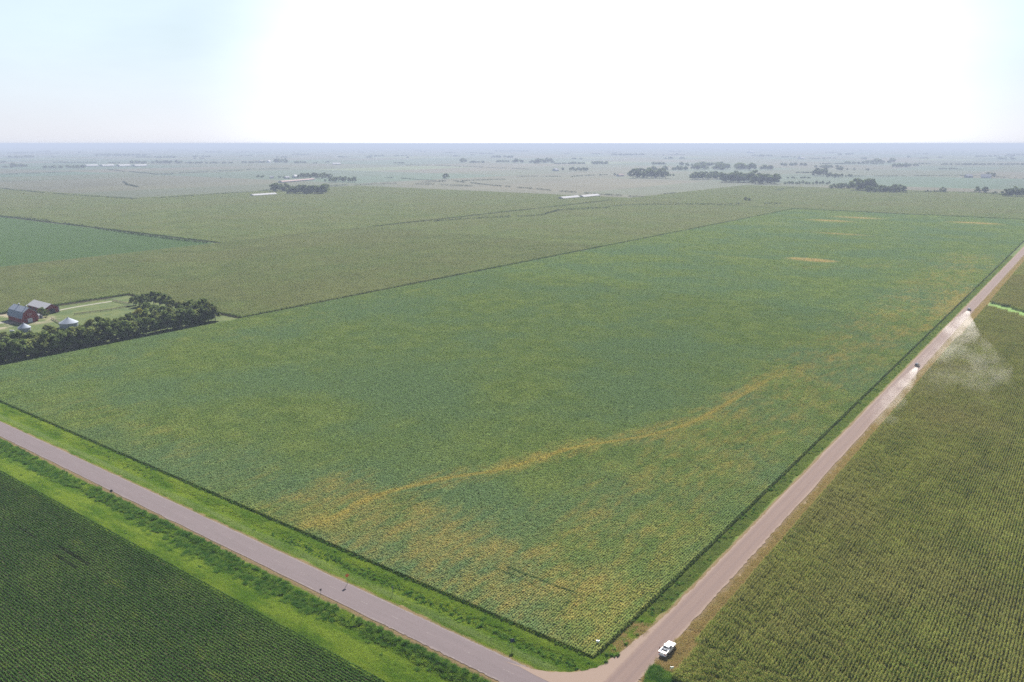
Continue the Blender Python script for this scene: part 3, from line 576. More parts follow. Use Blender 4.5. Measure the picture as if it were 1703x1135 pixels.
# mid-distance groves, each tree placed: (x0,x1,top,base,count,label,group)
GR=[(452,482,304.5,319.5,7,'blue-hazed tree in the left part of the grove behind the long hog barn','west grove trees'),
(482,544,307,323.5,16,'hazy tall tree in the dense grove right of the long hog barn','dense grove trees'),
(495,552,288,297.5,12,'hazy tree in the farmstead grove behind the pale sheds','farmstead grove trees'),
(549,592,293.5,303.5,9,'hazy tree in the grove standing right of the farmstead','right farm grove trees'),
(426,439,291.5,296,4,'small hazy tree left of the distant farmstead','small trees left of the farmstead'),
(462,472,292.5,297,3,'small hazy tree between the pale farm sheds','small trees between the farm sheds'),
(1051,1108,281,296.5,15,'hazy tree in the grove right of the pink roofed farmhouse','trees right of the farmhouse'),
(1150,1200,286,299,12,'hazy tree at the left end of the creek wood','left creek wood trees'),
(1200,1256,286,303.5,18,'hazy tree in the middle of the creek wood','middle creek wood trees'),
(1255,1293,289,306,12,'hazy tree at the right end of the creek wood','right creek wood trees'),
(1303,1383,301.5,307.5,14,'low hazy tree in the thin row along the corn edge','thin row trees'),
(1380,1421,305,315,9,'hazy tree left of the big rounded crowns on the field edge','field edge trees'),
(1421,1454,297,318,8,'big rounded hazy tree on the far field edge at right','big rounded trees'),
(1442,1480,308,321,8,'lower tree in front of the big rounded crowns','lower front trees'),
(1480,1504,307,321.5,5,'hazy leaning tree at the right end of the field-edge clump','right clump trees'),
(1536,1561,316,321,5,'tiny bush in the line right of the field-edge clump','fence line bushes'),
(1649,1659,319,323.5,3,'low bush left of the dark tree block','low bushes'),
(1670,1715,313,328,10,'dense tree in the dark block at the right edge of the view','right edge block trees'),
(1353,1374,280,293,6,'hazy tree in the wooded creek bend','creek bend trees'),
(1374,1402,288,296,6,'hazy tree below the creek bend','lower creek bend trees'),
(1405,1418,290,295,3,'small hazy tree at the start of the dark field line','line start trees'),
(946,977,278.5,285,7,'hazy tree in the row right of the distant white barn','barn row trees'),
(1641,1655,286,295,3,'dark tree behind the white roofed barn at right','trees behind the right barn')]
for (x0,x1,yt,yb,n,lb,gp_) in GR:
    for i in range(n):
        t=(i+.5)/n; px=x0+(x1-x0)*t+rng.uniform(-1,1); base=yb-(rng.uniform(0,.22)*(yb-yt) if i%2 else 0); hh=(yb-yt)*rng.uniform(.72,1.05)/ppm(yb)
        x,y=P(px,base); tree(x,y,hh,lb,gp_,v=int(rng.integers(0,5)),wide=rng.uniform(1.1,1.5))
for (px,yb,hp,lb) in [(742,297.5,9.5,'lone round tree standing in the open fields left of centre'),(1240,335,7.5,'dark upright bush on the far corn edge, left of a pair'),(1246,335.5,5.5,'small bush on the far corn edge, right of a pair'),(1567.5,321,10,'single tree in the fence line right of the field-edge clump'),(1625,321.5,11.5,'tall narrow tree, left of two by the far soybean field'),(1638,322,11.5,'broad round tree, right of two by the far soybean field'),(1567,262,1,''),(1045,293,6,'hazy tree just left of the pink roofed farmhouse'),(1022,292.5,4.5,'small hazy tree at the lane end left of the farmhouse'),(936,284,5,'small hazy tree just right of the distant white barn'),(541,303,4.5,'tiny tree in the gap between the two far groves'),(998,292.5,3,'tiny tree alone on the far field boundary'),(1398,284,6,'hazy tree left of three small clumps in the pale field'),(1409,283.5,3.5,'first of three small tree clumps in the pale field'),(1420.5,283.5,4,'second of three small tree clumps in the pale field'),(1442.5,284.5,4.5,'third of three small tree clumps in the pale field'),(367,297,2.5,'tiny dark bush alone in the left fields'),(618,300,1.5,'')]:
    if not lb: continue
    x,y=P(px,yb); tree(x,y,hp/ppm(yb),lb,None,v=int(rng.integers(0,5)),wide=1.5 if hp<13 and px not in (1625,1240) else 1.0)
# far tree belts: masses one could not count
fm=[]
for i in range(3):
    me,cen=crown_mesh(40+i,m_tl[0],130,.26,0); fm.append(bpy.data.objects.new('far_tree',me))
c_ft=coll('far_trees',fm)
B1=[(4,20,276,279.5),(20,48,272.5,279),(72,104,276,280.5),(112,142,275,280.5),(157,243,256,260),(12,56,253,256),(13,57,259,263.5),(61,83,251.5,254.5),(-20,10,268,271.5),(85,160,269.5,271.5),(182,199,270,272),(211,243,267.5,273),(253,307,267.5,272.5),(307,386,269.5,272.5),(400,425,268.5,272),(257,299,260,263.5),(223,254,260.5,262.5),(342,369,252,254.5),(279,315,249.5,251),(425,447,268,271.5),(456,480,265,272),(489,508,268.5,272.2),(520,529,270.5,272.5),(542,547,268,271),(561,577,260,262.5),(131,134,252,256),(84,92,260,262)]
B2=[(762,780,264,271.5),(780,807,268,271.5),(825,855,267,270.5),(858,921,264.5,272.5),(921,949,271,273.5),(949,977,270,273.5),(983,1020,269,274),(817,852,259.5,263),(822,880,250.5,252.5),(983,1003,255,257),(1014,1072,256,259),(1085,1112,270,274.5),(1130,1200,270.5,277),(1085,1150,277.5,284),(1150,1195,274,283),(1195,1262,272,284),(1261,1284,274.5,283),(1259,1284,258,261),(1110,1132,251,253),(1110,1125,289,293),(615,640,258,261),(655,672,270,272),(690,700,250,252),(740,757,253,255)]
B3=[(1299,1343,271.5,276.5),(1350,1393,275,280),(1393,1402,278,284),(1480,1511,272,279),(1511,1528,273,277),(1440,1490,264,272.5),(1405,1440,269,273),(1364,1470,271.5,273.5),(1393,1421,255,258.5),(1309,1348,294.5,297),(1345,1372,263,265),(1564,1710,272,275),(1528,1548,271.5,273.5),(1620,1640,259,261.5),(1645,1665,258.5,261.5),(1672,1686,258.5,261.5),(1560,1600,280,282),(1325,1352,286,288.5)]
def belts(name,label,B):
    pts=[];sc=[]
    for (x0,x1,yt,yb) in B:
        h=(yb-yt)/ppm(yb); w=(x1-x0)/ppm(yb); n=int(max(2,w/(h*.5)))
        for i in range(n):
            px=rng.uniform(x0,x1); x,y=P(px,yb-rng.uniform(0,.25)*(yb-yt)); hh=h*rng.uniform(.55,1.1); pts.append((x,y,0)); sc.append((hh*1.5,hh*1.5,hh))
    # thin random belts toward the horizon
    return pts,sc
P1,S1=belts('','',B1);P2,S2=belts('','',B2);P3,S3=belts('','',B3)
for (pp,ss,x0,x1,n) in ((P1,S1,0,560,34),(P2,S2,560,1290,44),(P3,S3,1290,1710,30)):
    for _ in range(n):
        yb=242+rng.uniform(0,1)**1.6*24; px=rng.uniform(x0,x1); wpx=rng.uniform(4,34); h=rng.uniform(10,16); k=int(max(2,wpx/ppm(yb)/(h*1.0)))
        for i in range(k):
            x,y=P(px+rng.uniform(0,wpx),yb+rng.uniform(-.1,.1)); pp.append((x,y,0)); hh=h*rng.uniform(.6,1.1); ss.append((hh*1.8,hh*1.8,hh))
for nm,lb,pp,ss in (('tree_belt','bluish far-off tree belts toward the horizon at left',P1,S1),('tree_belt','bluish far-off woods and tree belts toward the horizon in the middle',P2,S2),('tree_belt','bluish far-off tree belts toward the horizon at right',P3,S3)):
    scatter(nm,np.array(pp),rng.uniform(0,6.28,len(pp)),np.array(ss),c_ft,lb,'trees')

# ---------------------------------------------------------------- buildings
m_red=simple('red_boards',(.20,.035,.035),.8,0,.25,.6); m_roofg=simple('grey_metal_roof',(.17,.20,.25),.85,0,.1,.3,.5)
m_white=simple('white_paint',(.45,.45,.45),.6,0,.06,.5); m_roofw=simple('white_metal_roof',(.30,.30,.315),.9,0,.05,.3,.05); m_dark=simple('dark_opening',(.03,.03,.035),.7)
m_galv=simple('galvanised_steel',(.22,.24,.27),.55,.2,.1,.8); m_wall=simple('grey_wall',(.22,.23,.25),.8,0,.1,.5); m_pink=simple('pinkish_roof',(.24,.18,.17),.9,0,.1,.5,.05); m_post=simple('wood_post',(.16,.12,.09),.9)
class MB:
    def __init__(s): s.v=[];s.f=[]
    def add(s,v,f): k=len(s.v); s.v+=[tuple(q) for q in v]; s.f+=[tuple(i+k for i in ff) for ff in f]; return s
    def box(s,x0,x1,y0,y1,z0,z1):
        return s.add([(x0,y0,z0),(x1,y0,z0),(x1,y1,z0),(x0,y1,z0),(x0,y0,z1),(x1,y0,z1),(x1,y1,z1),(x0,y1,z1)],[(0,3,2,1),(4,5,6,7),(0,1,5,4),(1,2,6,5),(2,3,7,6),(3,0,4,7)])
    def prism(s,pr,x0,x1):           # profile (y,z) extruded along x
        n=len(pr); v=[(x0,a,b) for a,b in pr]+[(x1,a,b) for a,b in pr]
        return s.add(v,[tuple(range(n))[::-1],tuple(range(n,2*n))]+[(i,(i+1)%n,(i+1)%n+n,i+n) for i in range(n)])
    def cyl(s,p0,p1,r0,r1,n=12,caps=True):
        p0=Vector(p0);p1=Vector(p1);d=(p1-p0).normalized();a=d.orthogonal().normalized();b=d.cross(a);v=[]
        for q,r in ((p0,r0),(p1,r1)):
            for k in range(n): t=2*math.pi*k/n; v.append(tuple(q+a*(r*math.cos(t))+b*(r*math.sin(t))))
        f=[(k,(k+1)%n,(k+1)%n+n,k+n) for k in range(n)]
        if caps: f+=[tuple(range(n))[::-1],tuple(range(n,2*n))]
        return s.add(v,f)
    def make(s,name,m,parent=None,loc=None,rotz=None,bevel=0,smooth=False,sub=0):
        me=bpy.data.meshes.new(name); me.from_pydata(s.v,[],s.f); me.update(); me.materials.append(m)
        if smooth: me.polygons.foreach_set('use_smooth',np.ones(len(me.polygons),dtype=bool))
        o=link(name,me,parent,loc,rotz)
        if bevel: b=o.modifiers.new('bevel','BEVEL'); b.width=bevel; b.segments=2; b.limit_method='ANGLE'
        if sub: b=o.modifiers.new('sub','SUBSURF'); b.levels=sub; b.render_levels=sub
        return o
def roof_shell(pr,t,x0,x1):          # thin roof following profile points (y,z), thickness t upward
    up=[(a,b+t) for a,b in pr][::-1]; m=MB(); n=len(pr)
    for i in range(n-1):
        m.prism([pr[i],pr[i+1],(pr[i+1][0],pr[i+1][1]+t),(pr[i][0],pr[i][1]+t)],x0,x1)
    return m
def gable(name,loc,rot,L,Wd,e,r,mw,mr,label,cat,group=None,door=True,overh=.4):
    b=empty(name,(loc[0],loc[1],0),rot,label,cat,group); h=Wd/2
    MB().prism([(-h,0),(h,0),(h,e),(0,r),(-h,e)],-L/2,L/2).make('wall',mw,b)
    k=(r-e)/h; roof_shell([(-h-overh,e-overh*k+.03),(0,r+.03),(h+overh,e-overh*k+.03)],.12,-L/2-overh,L/2+overh).make('roof',mr,b)
    if door: MB().box(L/2,L/2+.06,-Wd*.18,Wd*.18,.02,e*.85).make('door',m_dark,b)
    return b
# red gambrel barn
B=empty('barn',(-525,104.3,0),0,'red gambrel barn with a grey metal roof and pale sliding door','barn')
pr=[(-5.1,3.7),(-3.9,7.4),(0,10.2),(3.9,7.4),(5.1,3.7)]
MB().prism([(-5,0),(5,0)]+pr[::-1],-11.2,11.2).make('wall',m_red,B)
roof_shell([(-5.5,3.1),(-4.0,7.46),(0,10.3),(4.0,7.46),(5.5,3.1)],.14,-11.7,11.7).make('roof',m_roofg,B)
d=MB().box(11.2,11.3,-1.6,1.5,.02,3.0).make('door',m_white,B)
MB().box(11.2,11.28,-1.3,1.3,5.2,6.1).make('hay_door',m_red,B); fr=MB()
for q in ((-1.45,-1.3,5.1,6.2),(1.3,1.45,5.1,6.2),(-1.45,1.45,6.1,6.25),(-1.45,1.45,5.0,5.15)): fr.box(11.2,11.33,*q)
fr.make('trim',m_white,B)
e_=MB(); 
for (a,b_) in (((-5.3,3.5),(-4.0,7.3)),((-4.0,7.3),(0,10.15)),((0,10.15),(4.0,7.3)),((4.0,7.3),(5.3,3.5))): e_.prism([a,b_,(b_[0],b_[1]-.28),(a[0],a[1]-.28)],11.2,11.36)
e_.make('rake_board',m_white,B)
for xx in (-4,7.5):
    v=MB().cyl((xx,0,10.2),(xx,0,11.3),.45,.45,10).make('roof_vent',m_wall,B); MB().cyl((xx,0,11.3),(xx,0,11.8),.6,.08,10).make('cap',m_galv,v)
for yy in (-3.3,3.3): MB().box(11.2,11.27,yy-.45,yy+.45,1.5,2.5).make('window',m_dark,B)
for xx in (-8,-3,2,7): MB().box(xx-.5,xx+.5,-5.07,-5.0,1.4,2.4).make('window',m_dark,B)
sx,sy=P(66,529); gable('small_shed',(sx,sy),0,3.4,2.8,2,2.7,m_white,m_roofw,'tiny white shed at the right side of the red barn','shed')
# red machine shed
S=empty('machine_shed',(-548,128.0,0),0,'long red shed with a white metal roof right of the barn','shed')
MB().prism([(-5,0),(5,0),(5,3.8),(0,6.6),(-5,3.8)],-13.5,13.5).make('wall',m_red,S)
roof_shell([(-5.5,3.55),(0,6.68),(5.5,3.55)],.13,-14,14).make('roof',m_roofw,S)
MB().box(13.5,13.6,-2.2,2.0,.02,3.2).make('door',m_dark,S); MB().box(13.45,13.65,4.55,5.1,0,3.9).make('corner_board',m_white,S)
for xx in (-9,-3,3,9): MB().box(xx-1.4,xx+1.4,-5.08,-5.0,.02,2.9).make('door',m_dark,S)
def bin_(px,py,r,e,a,label):
    x,y=P(px,py); b=empty('grain_bin',(x,y,0),0,label,'grain bin')
    MB().cyl((0,0,0),(0,0,e),r,r,28,False).make('wall',m_galv,b); MB().cyl((0,0,e-.05),(0,0,e+a),r+.3,.35,28).make('roof',m_roofg,b)
    MB().cyl((0,0,e+a),(0,0,e+a+.4),.35,.3,10).make('cap',m_galv,b); MB().box(r-.1,r+.06,-.5,.5,.5,2.1).make('door',m_galv,b)
bin_(41,551,3.7,2.6,2.6,'small round bin with a pale conical roof in front of the barn')
bin_(115,544,5.6,3.2,3.2,'wide round bin with a grey conical roof beside the pasture')
x,y=P(20,553); T=empty('propane_tank',(x,y,0),.5,'small white horizontal tank on legs left of the small bin','tank')
MB().cyl((-1.4,0,1),(1.4,0,1),.55,.55,14).cyl((-1.4,0,1),(-1.75,0,1),.55,.2,14).cyl((1.4,0,1),(1.75,0,1),.55,.2,14).make('tank_body',m_white,T,smooth=False)
for xx in (-.9,.9): MB().box(xx-.12,xx+.12,-.4,.4,0,.6).make('leg',m_wall,T)
# fences of the pasture
def fence(label,pl,h=1.3,step=5.0):
    pts=[Vector((*P(*q),0)) for q in pl]; f=empty('fence',pts[0],0,label,'fence'); rail=MB(); n=0; posts=[]
    for a,b in zip(pts[:-1],pts[1:]):
        L=(b-a).length; k=max(1,int(L/step)); d=(b-a)/L; nn=Vector((-d.y,d.x,0))*.06
        for z in (.55,.95,1.25):
            q0=a-pts[0];q1=b-pts[0]; rail.add([q0-nn+Vector((0,0,z-.09)),q1-nn+Vector((0,0,z-.09)),q1-nn+Vector((0,0,z+.09)),q0-nn+Vector((0,0,z+.09)),q0+nn+Vector((0,0,z-.09)),q1+nn+Vector((0,0,z-.09)),q1+nn+Vector((0,0,z+.09)),q0+nn+Vector((0,0,z+.09))],[(0,1,2,3),(7,6,5,4),(3,2,6,7),(0,4,5,1)])
        for i in range(k): posts.append(a+(b-a)*(i/k)-pts[0])
    rail.make('rail',m_post,f); me=None
    for q in posts:
        if me is None: o=MB().cyl((0,0,0),(0,0,h+.15),.14,.12,8).make('post',m_post,f,q); me=o.data
        else: link('post',me,f,q)
fence('dark rail fence running across the middle of the pasture',[(124,524.5),(150,521),(185,516.5),(214,511)])
fence('short dark fence between the barn yard and the wide bin',[(86,531),(93,535),(101,540)])
fence('dark fence along the far side of the pasture by the pale lane',[(103,509.5),(150,503),(188,497.5)])
fence('dark fence by the corner grove beyond the pasture',[(188,501),(200,504),(213,506.5),(222,505)])
# distant farm buildings: (x0,y0)-(x1,y1) photo feet of the long side, width, eave, ridge
def far_building(name,p0,p1,wd,e,r,mw,mr,label,cat,group=None):
    a=Vector((*P(*p0),0));b=Vector((*P(*p1),0)); d=b-a; rot=math.atan2(d.y,d.x); nn=Vector((-d.y,d.x,0)).normalized()
    if (nn.x*FWD[0]+nn.y*FWD[1])<0: nn=-nn
    c=(a+b)/2+nn*wd/2; return gable(name,(c.x,c.y),rot,d.length,wd,e,r,mw,mr,label,cat,group)
far_building('hog_barn',(422,327.5),(461,325),14,3.0,5.8,m_wall,m_roofw,'long low barn with a pale roof left of the dense grove','barn')
far_building('hog_barn',(470,304.3),(524,299.8),17,3,6,m_wall,m_pink,'long pinkish roofed barn behind the dense grove','barn')
far_building('hog_barn',(937,332.5),(965,330),15,3.0,6.3,m_wall,m_roofw,'long white roofed barn, left of the pair beyond the corn','barn')
far_building('hog_barn',(971,330),(998,327.3),15,3.0,6.3,m_wall,m_roofw,'long white roofed barn, right of the pair beyond the corn','barn')
for (x0,x1,w_) in ((145,165,'first'),(172,192,'second'),(200,219,'third'),(226,246,'fourth')):
    far_building('hog_barn',(x0,277.3),(x1,276.8),36,4,10,m_wall,m_roofw,'%s from the left of four white barns in a far row'%w_,'barn','far row of white barns')
for nm,p0,p1,wd,e,r,lb,ct in (('farm_shed',(448.5,297),(454,297),14,4,8,'pale shed at the left of the distant farmstead','shed'),('farm_shed',(476,297.5),(482,297.3),14,4,8,'pale shed in the middle of the distant farmstead','shed'),('farm_house',(491,296.5),(495.5,296),12,6,11,'small white house against the farmstead grove','house'),('farm_house',(435,271),(438.5,270.8),20,8,15,'tiny white house, left of two among far trees','house'),('farm_house',(443,271),(446.5,270.7),20,8,16,'tiny white house, right of two among far trees','house'),('hog_barn',(554,274.3),(567,274.2),40,4,11,'long faint white barn right of the far tree row','barn'),('white_barn',(924,285),(929.5,284.8),20,6,13,'white barn alone left of a short tree row','barn'),('farm_house',(907,270.8),(910,270.7),16,10,20,'tiny white house inside the far wood','house'),('farm_house',(1030,293.7),(1038,293.2),14,4,8.5,'pinkish roofed farmhouse left of a hazy grove','house'),('white_barn',(1249,255),(1255,254.9),60,14,26,'bright tiny white barn near the horizon right of centre','barn'),('white_barn',(1333,265),(1339,264.9),40,8,17,'bright white barn among the far fields at right','barn'),('grey_barn',(1608,296),(1618,296),20,6,12,'pale roofed barn, left of two at the right field line','barn'),('white_barn',(1631,296.3),(1648,296.6),22,5,13,'long bright white barn, right of two at the field line','barn'),('white_barn',(1160,249),(1164,249),80,18,36,'tiny white speck of a barn just under the horizon','barn'),('white_barn',(1208,250),(1212,250),80,18,34,'second tiny white barn speck near the horizon','barn')):
    far_building(nm,p0,p1,wd,e,r,m_white if 'white' in lb or 'house' in nm else m_wall,m_pink if 'pink' in lb else m_roofw,lb,ct)

# ---------------------------------------------------------------- signs and markers
m_vw=simple('white_car_paint',(.82,.82,.82),.22,0,.02,1,.6); m_steel=simple('sign_post_steel',(.20,.21,.20),.5,.4); m_sback=simple('sign_back',(.10,.075,.085),.5,.3); m_orange=simple('orange_sign',(.62,.16,.05),.5); m_blue=simple('blue_sign',(.025,.04,.075),.5)
def sign(px,py,h,kind,m,sz,rot,label):
    x,y=P(px,py); z=float(tz(x,y)); q=empty('road_sign',(x,y,z),rot,label,'sign'); h-=z*0
    MB().box(-.04,.04,-.03,.03,-.3,h).make('post',m_steel,q); b=MB()
    if kind=='diamond': b.add([(0,-.05,h-sz),(sz,-.05,h),(0,-.05,h+sz),(-sz,-.05,h),(0,-.03,h-sz),(sz,-.03,h),(0,-.03,h+sz),(-sz,-.03,h)],[(0,1,2,3),(7,6,5,4),(0,4,5,1),(1,5,6,2),(2,6,7,3),(3,7,4,0)])
    elif kind=='octagon':
        n=8; pr=[(math.cos(2*math.pi*(k+.5)/n)*sz,math.sin(2*math.pi*(k+.5)/n)*sz+h) for k in range(n)]; b.add([(a,-.05,c) for a,c in pr]+[(a,-.03,c) for a,c in pr],[tuple(range(n)),tuple(range(n,2*n))[::-1]]+[(i,i+n,(i+1)%n+n,(i+1)%n) for i in range(n)])
    else: b.box(-sz*.7,sz*.7,-.05,-.03,h-sz,h+sz*.4)
    b.make('sign_plate',m,q,bevel=.005); return q
sign(186,825.5,2.35,'octagon',m_sback,.52,1.3,'dark backed round-looking sign on the south shoulder of the paved road')
sign(577.8,971.5,2.7,'diamond',m_orange,.66,1.15,'orange diamond sign on a tall post on the north verge')
sign(533.5,988.5,1.55,'rect',m_sback,.42,1.3,'short narrow dark marker sign on the south road edge')
sign(852,1078,3.0,'rect',m_blue,.75,.9,'dark blue sign on a thin post among the verge weeds')
sign(653,988,2.6,'rect',m_steel,.4,1.3,'thin grey-green signpost in the north verge weeds')
def marker(px,py,label,rot):
    x,y=P(px,py); q=empty('field_marker',(x,y,0),rot,label,'marker'); MB().box(-.05,.05,-.04,.04,0,1.5).make('post',m_wall,q); MB().box(-.42,.42,-.10,-.05,1.0,1.5).make('sign_plate',m_vw,q,bevel=.005)
    return q
marker(994,1074,'small white crop sign in the corner of the soybean field',.55); marker(1117,1118,'small white sign in the brush below the white pickup',.7)

# ---------------------------------------------------------------- vehicles
m_glass=simple('tinted_glass',(.03,.035,.04),.08,0,.1,1,.8); m_tyre=simple('tyre_rubber',(.02,.02,.02),.8); m_rim=simple('steel_rim',(.45,.45,.46),.3,.8); m_bed=simple('bed_liner',(.025,.025,.028),.7)
m_tl_r,s=mat('tail_lamp_red'); s.out(s.bsdf((.45,.02,.02,1),.3)); m_hl=simple('lamp_glass',(.7,.7,.7),.15); m_trim=simple('black_trim',(.03,.03,.03),.5); m_cg=simple('dark_grey_paint',(.06,.065,.075),.25,.3,.05,1,.6); m_cs=simple('silver_paint',(.30,.31,.33),.28,.5,.05,1,.6)
def extr(pr,hw,inset=0.0,zt=None):         # side profile (y,z) extruded across x with tumblehome above the belt
    m=MB(); n=len(pr); v=[]
    for sgn in (-1,1):
        for (a,b) in pr: v.append((sgn*(hw-(inset*max(0,(b-1.05)/.8))),a,b))
    m.add(v,[tuple(range(n)),tuple(range(n,2*n))[::-1]]+[(i,i+n,(i+1)%n+n,(i+1)%n) for i in range(n)]); return m
def wheels(root,ys,hw,r=.40):
    for yy in ys:
        for sx in (-1,1):
            w=MB().cyl((sx*(hw-.27),yy,r),(sx*(hw-.01),yy,r),r,r,24).make('wheel',m_tyre,root); MB().cyl((sx*(hw-.02),yy,r),(sx*(hw+.012),yy,r),r*.62,r*.58,16).make('rim',m_rim,w)
def arch(pr_y,r,z0,steps=7): return [(pr_y-r*math.cos(math.pi*k/steps),z0+r*math.sin(math.pi*k/steps)) for k in range(steps+1)]
T=empty('pickup_truck',(3.68,29.1,.06),0,'white crew cab pickup parked on the shoulder of the gravel road','pickup')
# local y forward; body from -2.85 to 2.85; lower body profile with wheel arches
low=[(-2.85,.50)]+arch(-1.75,.47,.45)+[(-1.2,.45),(1.25,.45)]+arch(1.85,.47,.45)+[(2.75,.50),(2.86,.80),(2.78,1.10),(1.30,1.22),(1.30,1.22),(-.75,1.22),(-.75,.62),(-2.85,.62)]
lowp=[q for i,q in enumerate(low) if i==0 or q!=low[i-1]]
extr(lowp,.97).make('body',m_vw,T,bevel=.05)
for sx in (-1,1): MB().box(min(sx*.97,sx*.84),max(sx*.97,sx*.84),-2.85,-.76,.625,1.36).make('bed_side',m_vw,T,bevel=.03)
MB().box(-.838,.838,-2.85,-2.76,.625,1.34).make('tailgate',m_vw,T,bevel=.02)
MB().box(-.838,.838,-2.755,-.76,.625,.70).make('bed_floor',m_bed,T)
cab=extr([(-.74,1.225),(1.05,1.225),(.42,1.80),(.20,1.88),(-.45,1.88),(-.66,1.80)],.95,.24).make('cab',m_vw,T,bevel=.05)
gw_=MB().add([(-.74,1.045,1.27),(.74,1.045,1.27),(.66,.50,1.76),(-.66,.50,1.76)],[(0,1,2,3)]); 
gw_.v=[(a,b+.03,c+.03) for a,b,c in gw_.v]; gw_.make('windscreen',m_glass,T)
rw=MB().add([(-.70,-.775,1.30),(.70,-.775,1.30),(.64,-.70,1.73),(-.64,-.70,1.73)],[(3,2,1,0)]); rw.make('rear_window',m_glass,T)
for sx in (-1,1):
    for (a,b,c,d_) in ((-.62,.02,-.52,.02),(.10,.86,.10,.42)):
        MB().add([(sx*.93,a,1.28),(sx*.93,b,1.28),(sx*.795,d_,1.73),(sx*.795,c,1.73)],[(0,1,2,3)]).make('side_window',m_glass,T)
    mm=MB().box(sx*1.12-.1,sx*1.12+.1,.74,.82,1.22,1.42).make('wing_mirror',m_trim,T)
    MB().box(sx*.80-.13,sx*.80+.13,-2.875,-2.852,.85,1.22).make('tail_lamp',m_tl_r,T); MB().box(sx*.78-.16,sx*.78+.16,2.80,2.87,.86,1.04).make('headlight',m_hl,T)
    MB().box(sx*.975-.008,sx*.975+.008,-.1,.08,1.02,1.07).make('door_handle',m_trim,T)
MB().box(-.92,.92,-3.0,-2.86,.42,.60).make('bumper',m_rim,T,bevel=.03); MB().box(-.93,.93,2.86,2.97,.40,.66).make('bumper',m_rim,T,bevel=.03)
MB().box(-.55,.55,2.83,2.885,.72,1.02).make('grille',m_trim,T)
wheels(T,(-1.75,1.85),.95)
def car(x,y,m,label):
    c=empty('passenger_car',(x,y,.06),0,label,'car')
    lowc=[(-2.3,.42)]+arch(-1.4,.40,.38)+[(-.9,.36),(.95,.36)]+arch(1.4,.40,.38)+[(2.25,.42),(2.32,.75),(1.15,.98),(-2.28,1.02)]
    extr(lowc,.92).make('body',m,c,bevel=.05)
    extr([(-2.15,1.025),(1.1,.99),(.45,1.58),(.1,1.66),(-1.6,1.64),(-2.0,1.5)],.90,.3).make('cabin',m_glass,c,bevel=.04)
    MB().box(-.66,.66,-1.55,.12,1.655,1.70).make('roof',m,c,bevel=.02)
    for sx in (-1,1): MB().box(sx*.72-.14,sx*.72+.14,-2.34,-2.30,.72,.90).make('tail_lamp',m_tl_r,c); MB().box(sx*.72-.15,sx*.72+.15,2.28,2.34,.60,.76).make('headlight',m_hl,c)
    wheels(c,(-1.4,1.4),.91,.34)
cx1,cy1=P(1525,609); cx2,cy2=P(1611.5,516.5)
car(cx1,cy1,m_cg,'dark car driving up the gravel road, the nearer of two trailing dust'); car(cx2,cy2,m_cs,'farther car on the gravel road at the head of the long dust plume')

# ---------------------------------------------------------------- person beside the pickup
m_skin=simple('skin',(.45,.28,.20),.6); m_shirt=simple('dark_red_shirt',(.13,.035,.03),.85); m_jean=simple('dark_trousers',(.04,.045,.06),.85); m_hair=simple('dark_hair',(.03,.02,.015),.7)
def skin_obj(name,pts,edges,rads,m,parent,loc=(0,0,0),sub=1):
    me=bpy.data.meshes.new(name); me.from_pydata(pts,edges,[]); me.update(); o=link(name,me,parent,loc); md=o.modifiers.new('skin','SKIN'); sv=me.skin_vertices
    if not sv:
        me.attributes
    for i,r in enumerate(rads): o.data.skin_vertices[0].data[i].radius=(r,r)
    o.data.skin_vertices[0].data[0].use_root=True
    sb=o.modifiers.new('sub','SUBSURF'); sb.levels=sub; sb.render_levels=sub+1; me.materials.append(m); return o
P0=empty('person',(2.36,27.7,.055),-.4,'person in a dark red shirt standing beside the pickup bed, near the road','person')
pts=[(0,0,.93),(0,0,1.1),(0,.01,1.28),(0,0,1.42),(0,.01,1.52),(0,.02,1.64),(0,.02,1.72),(.17,0,1.40),(.22,.04,1.14),(.20,.20,1.00),(-.17,0,1.40),(-.22,.04,1.14),(-.20,.20,1.00),(.10,0,.86),(.11,.02,.48),(.11,-.02,.08),(.12,.12,.04),(-.10,0,.86),(-.12,0,.48),(-.13,-.02,.08),(-.14,.12,.04)]
ed=[(0,1),(1,2),(2,3),(3,4),(4,5),(5,6),(3,7),(7,8),(8,9),(3,10),(10,11),(11,12),(0,13),(13,14),(14,15),(15,16),(0,17),(17,18),(18,19),(19,20)]
rd=[.14,.13,.15,.12,.055,.095,.07,.065,.045,.032,.065,.045,.032,.095,.065,.045,.045,.095,.065,.045,.045]
skin_obj('body',pts,ed,rd,m_skin,P0)
sp=[(0,0,.98),(0,0,1.1),(0,.01,1.28),(0,0,1.40),(.17,0,1.40),(.21,.03,1.18),(-.17,0,1.40),(-.21,.03,1.18)]
skin_obj('shirt',sp,[(0,1),(1,2),(2,3),(3,4),(4,5),(3,6),(6,7)],[.16,.15,.17,.14,.085,.07,.085,.07],m_shirt,P0)
tp=[(0,0,.95),(.10,0,.86),(.11,.02,.48),(.11,-.02,.12),(-.10,0,.86),(-.12,0,.48),(-.13,-.02,.12)]
skin_obj('trousers',tp,[(0,1),(1,2),(2,3),(0,4),(4,5),(5,6)],[.16,.115,.085,.07,.115,.085,.07],m_jean,P0)
skin_obj('hair',[(0,-.01,1.70),(0,.0,1.76)],[(0,1)],[.105,.08],m_hair,P0)
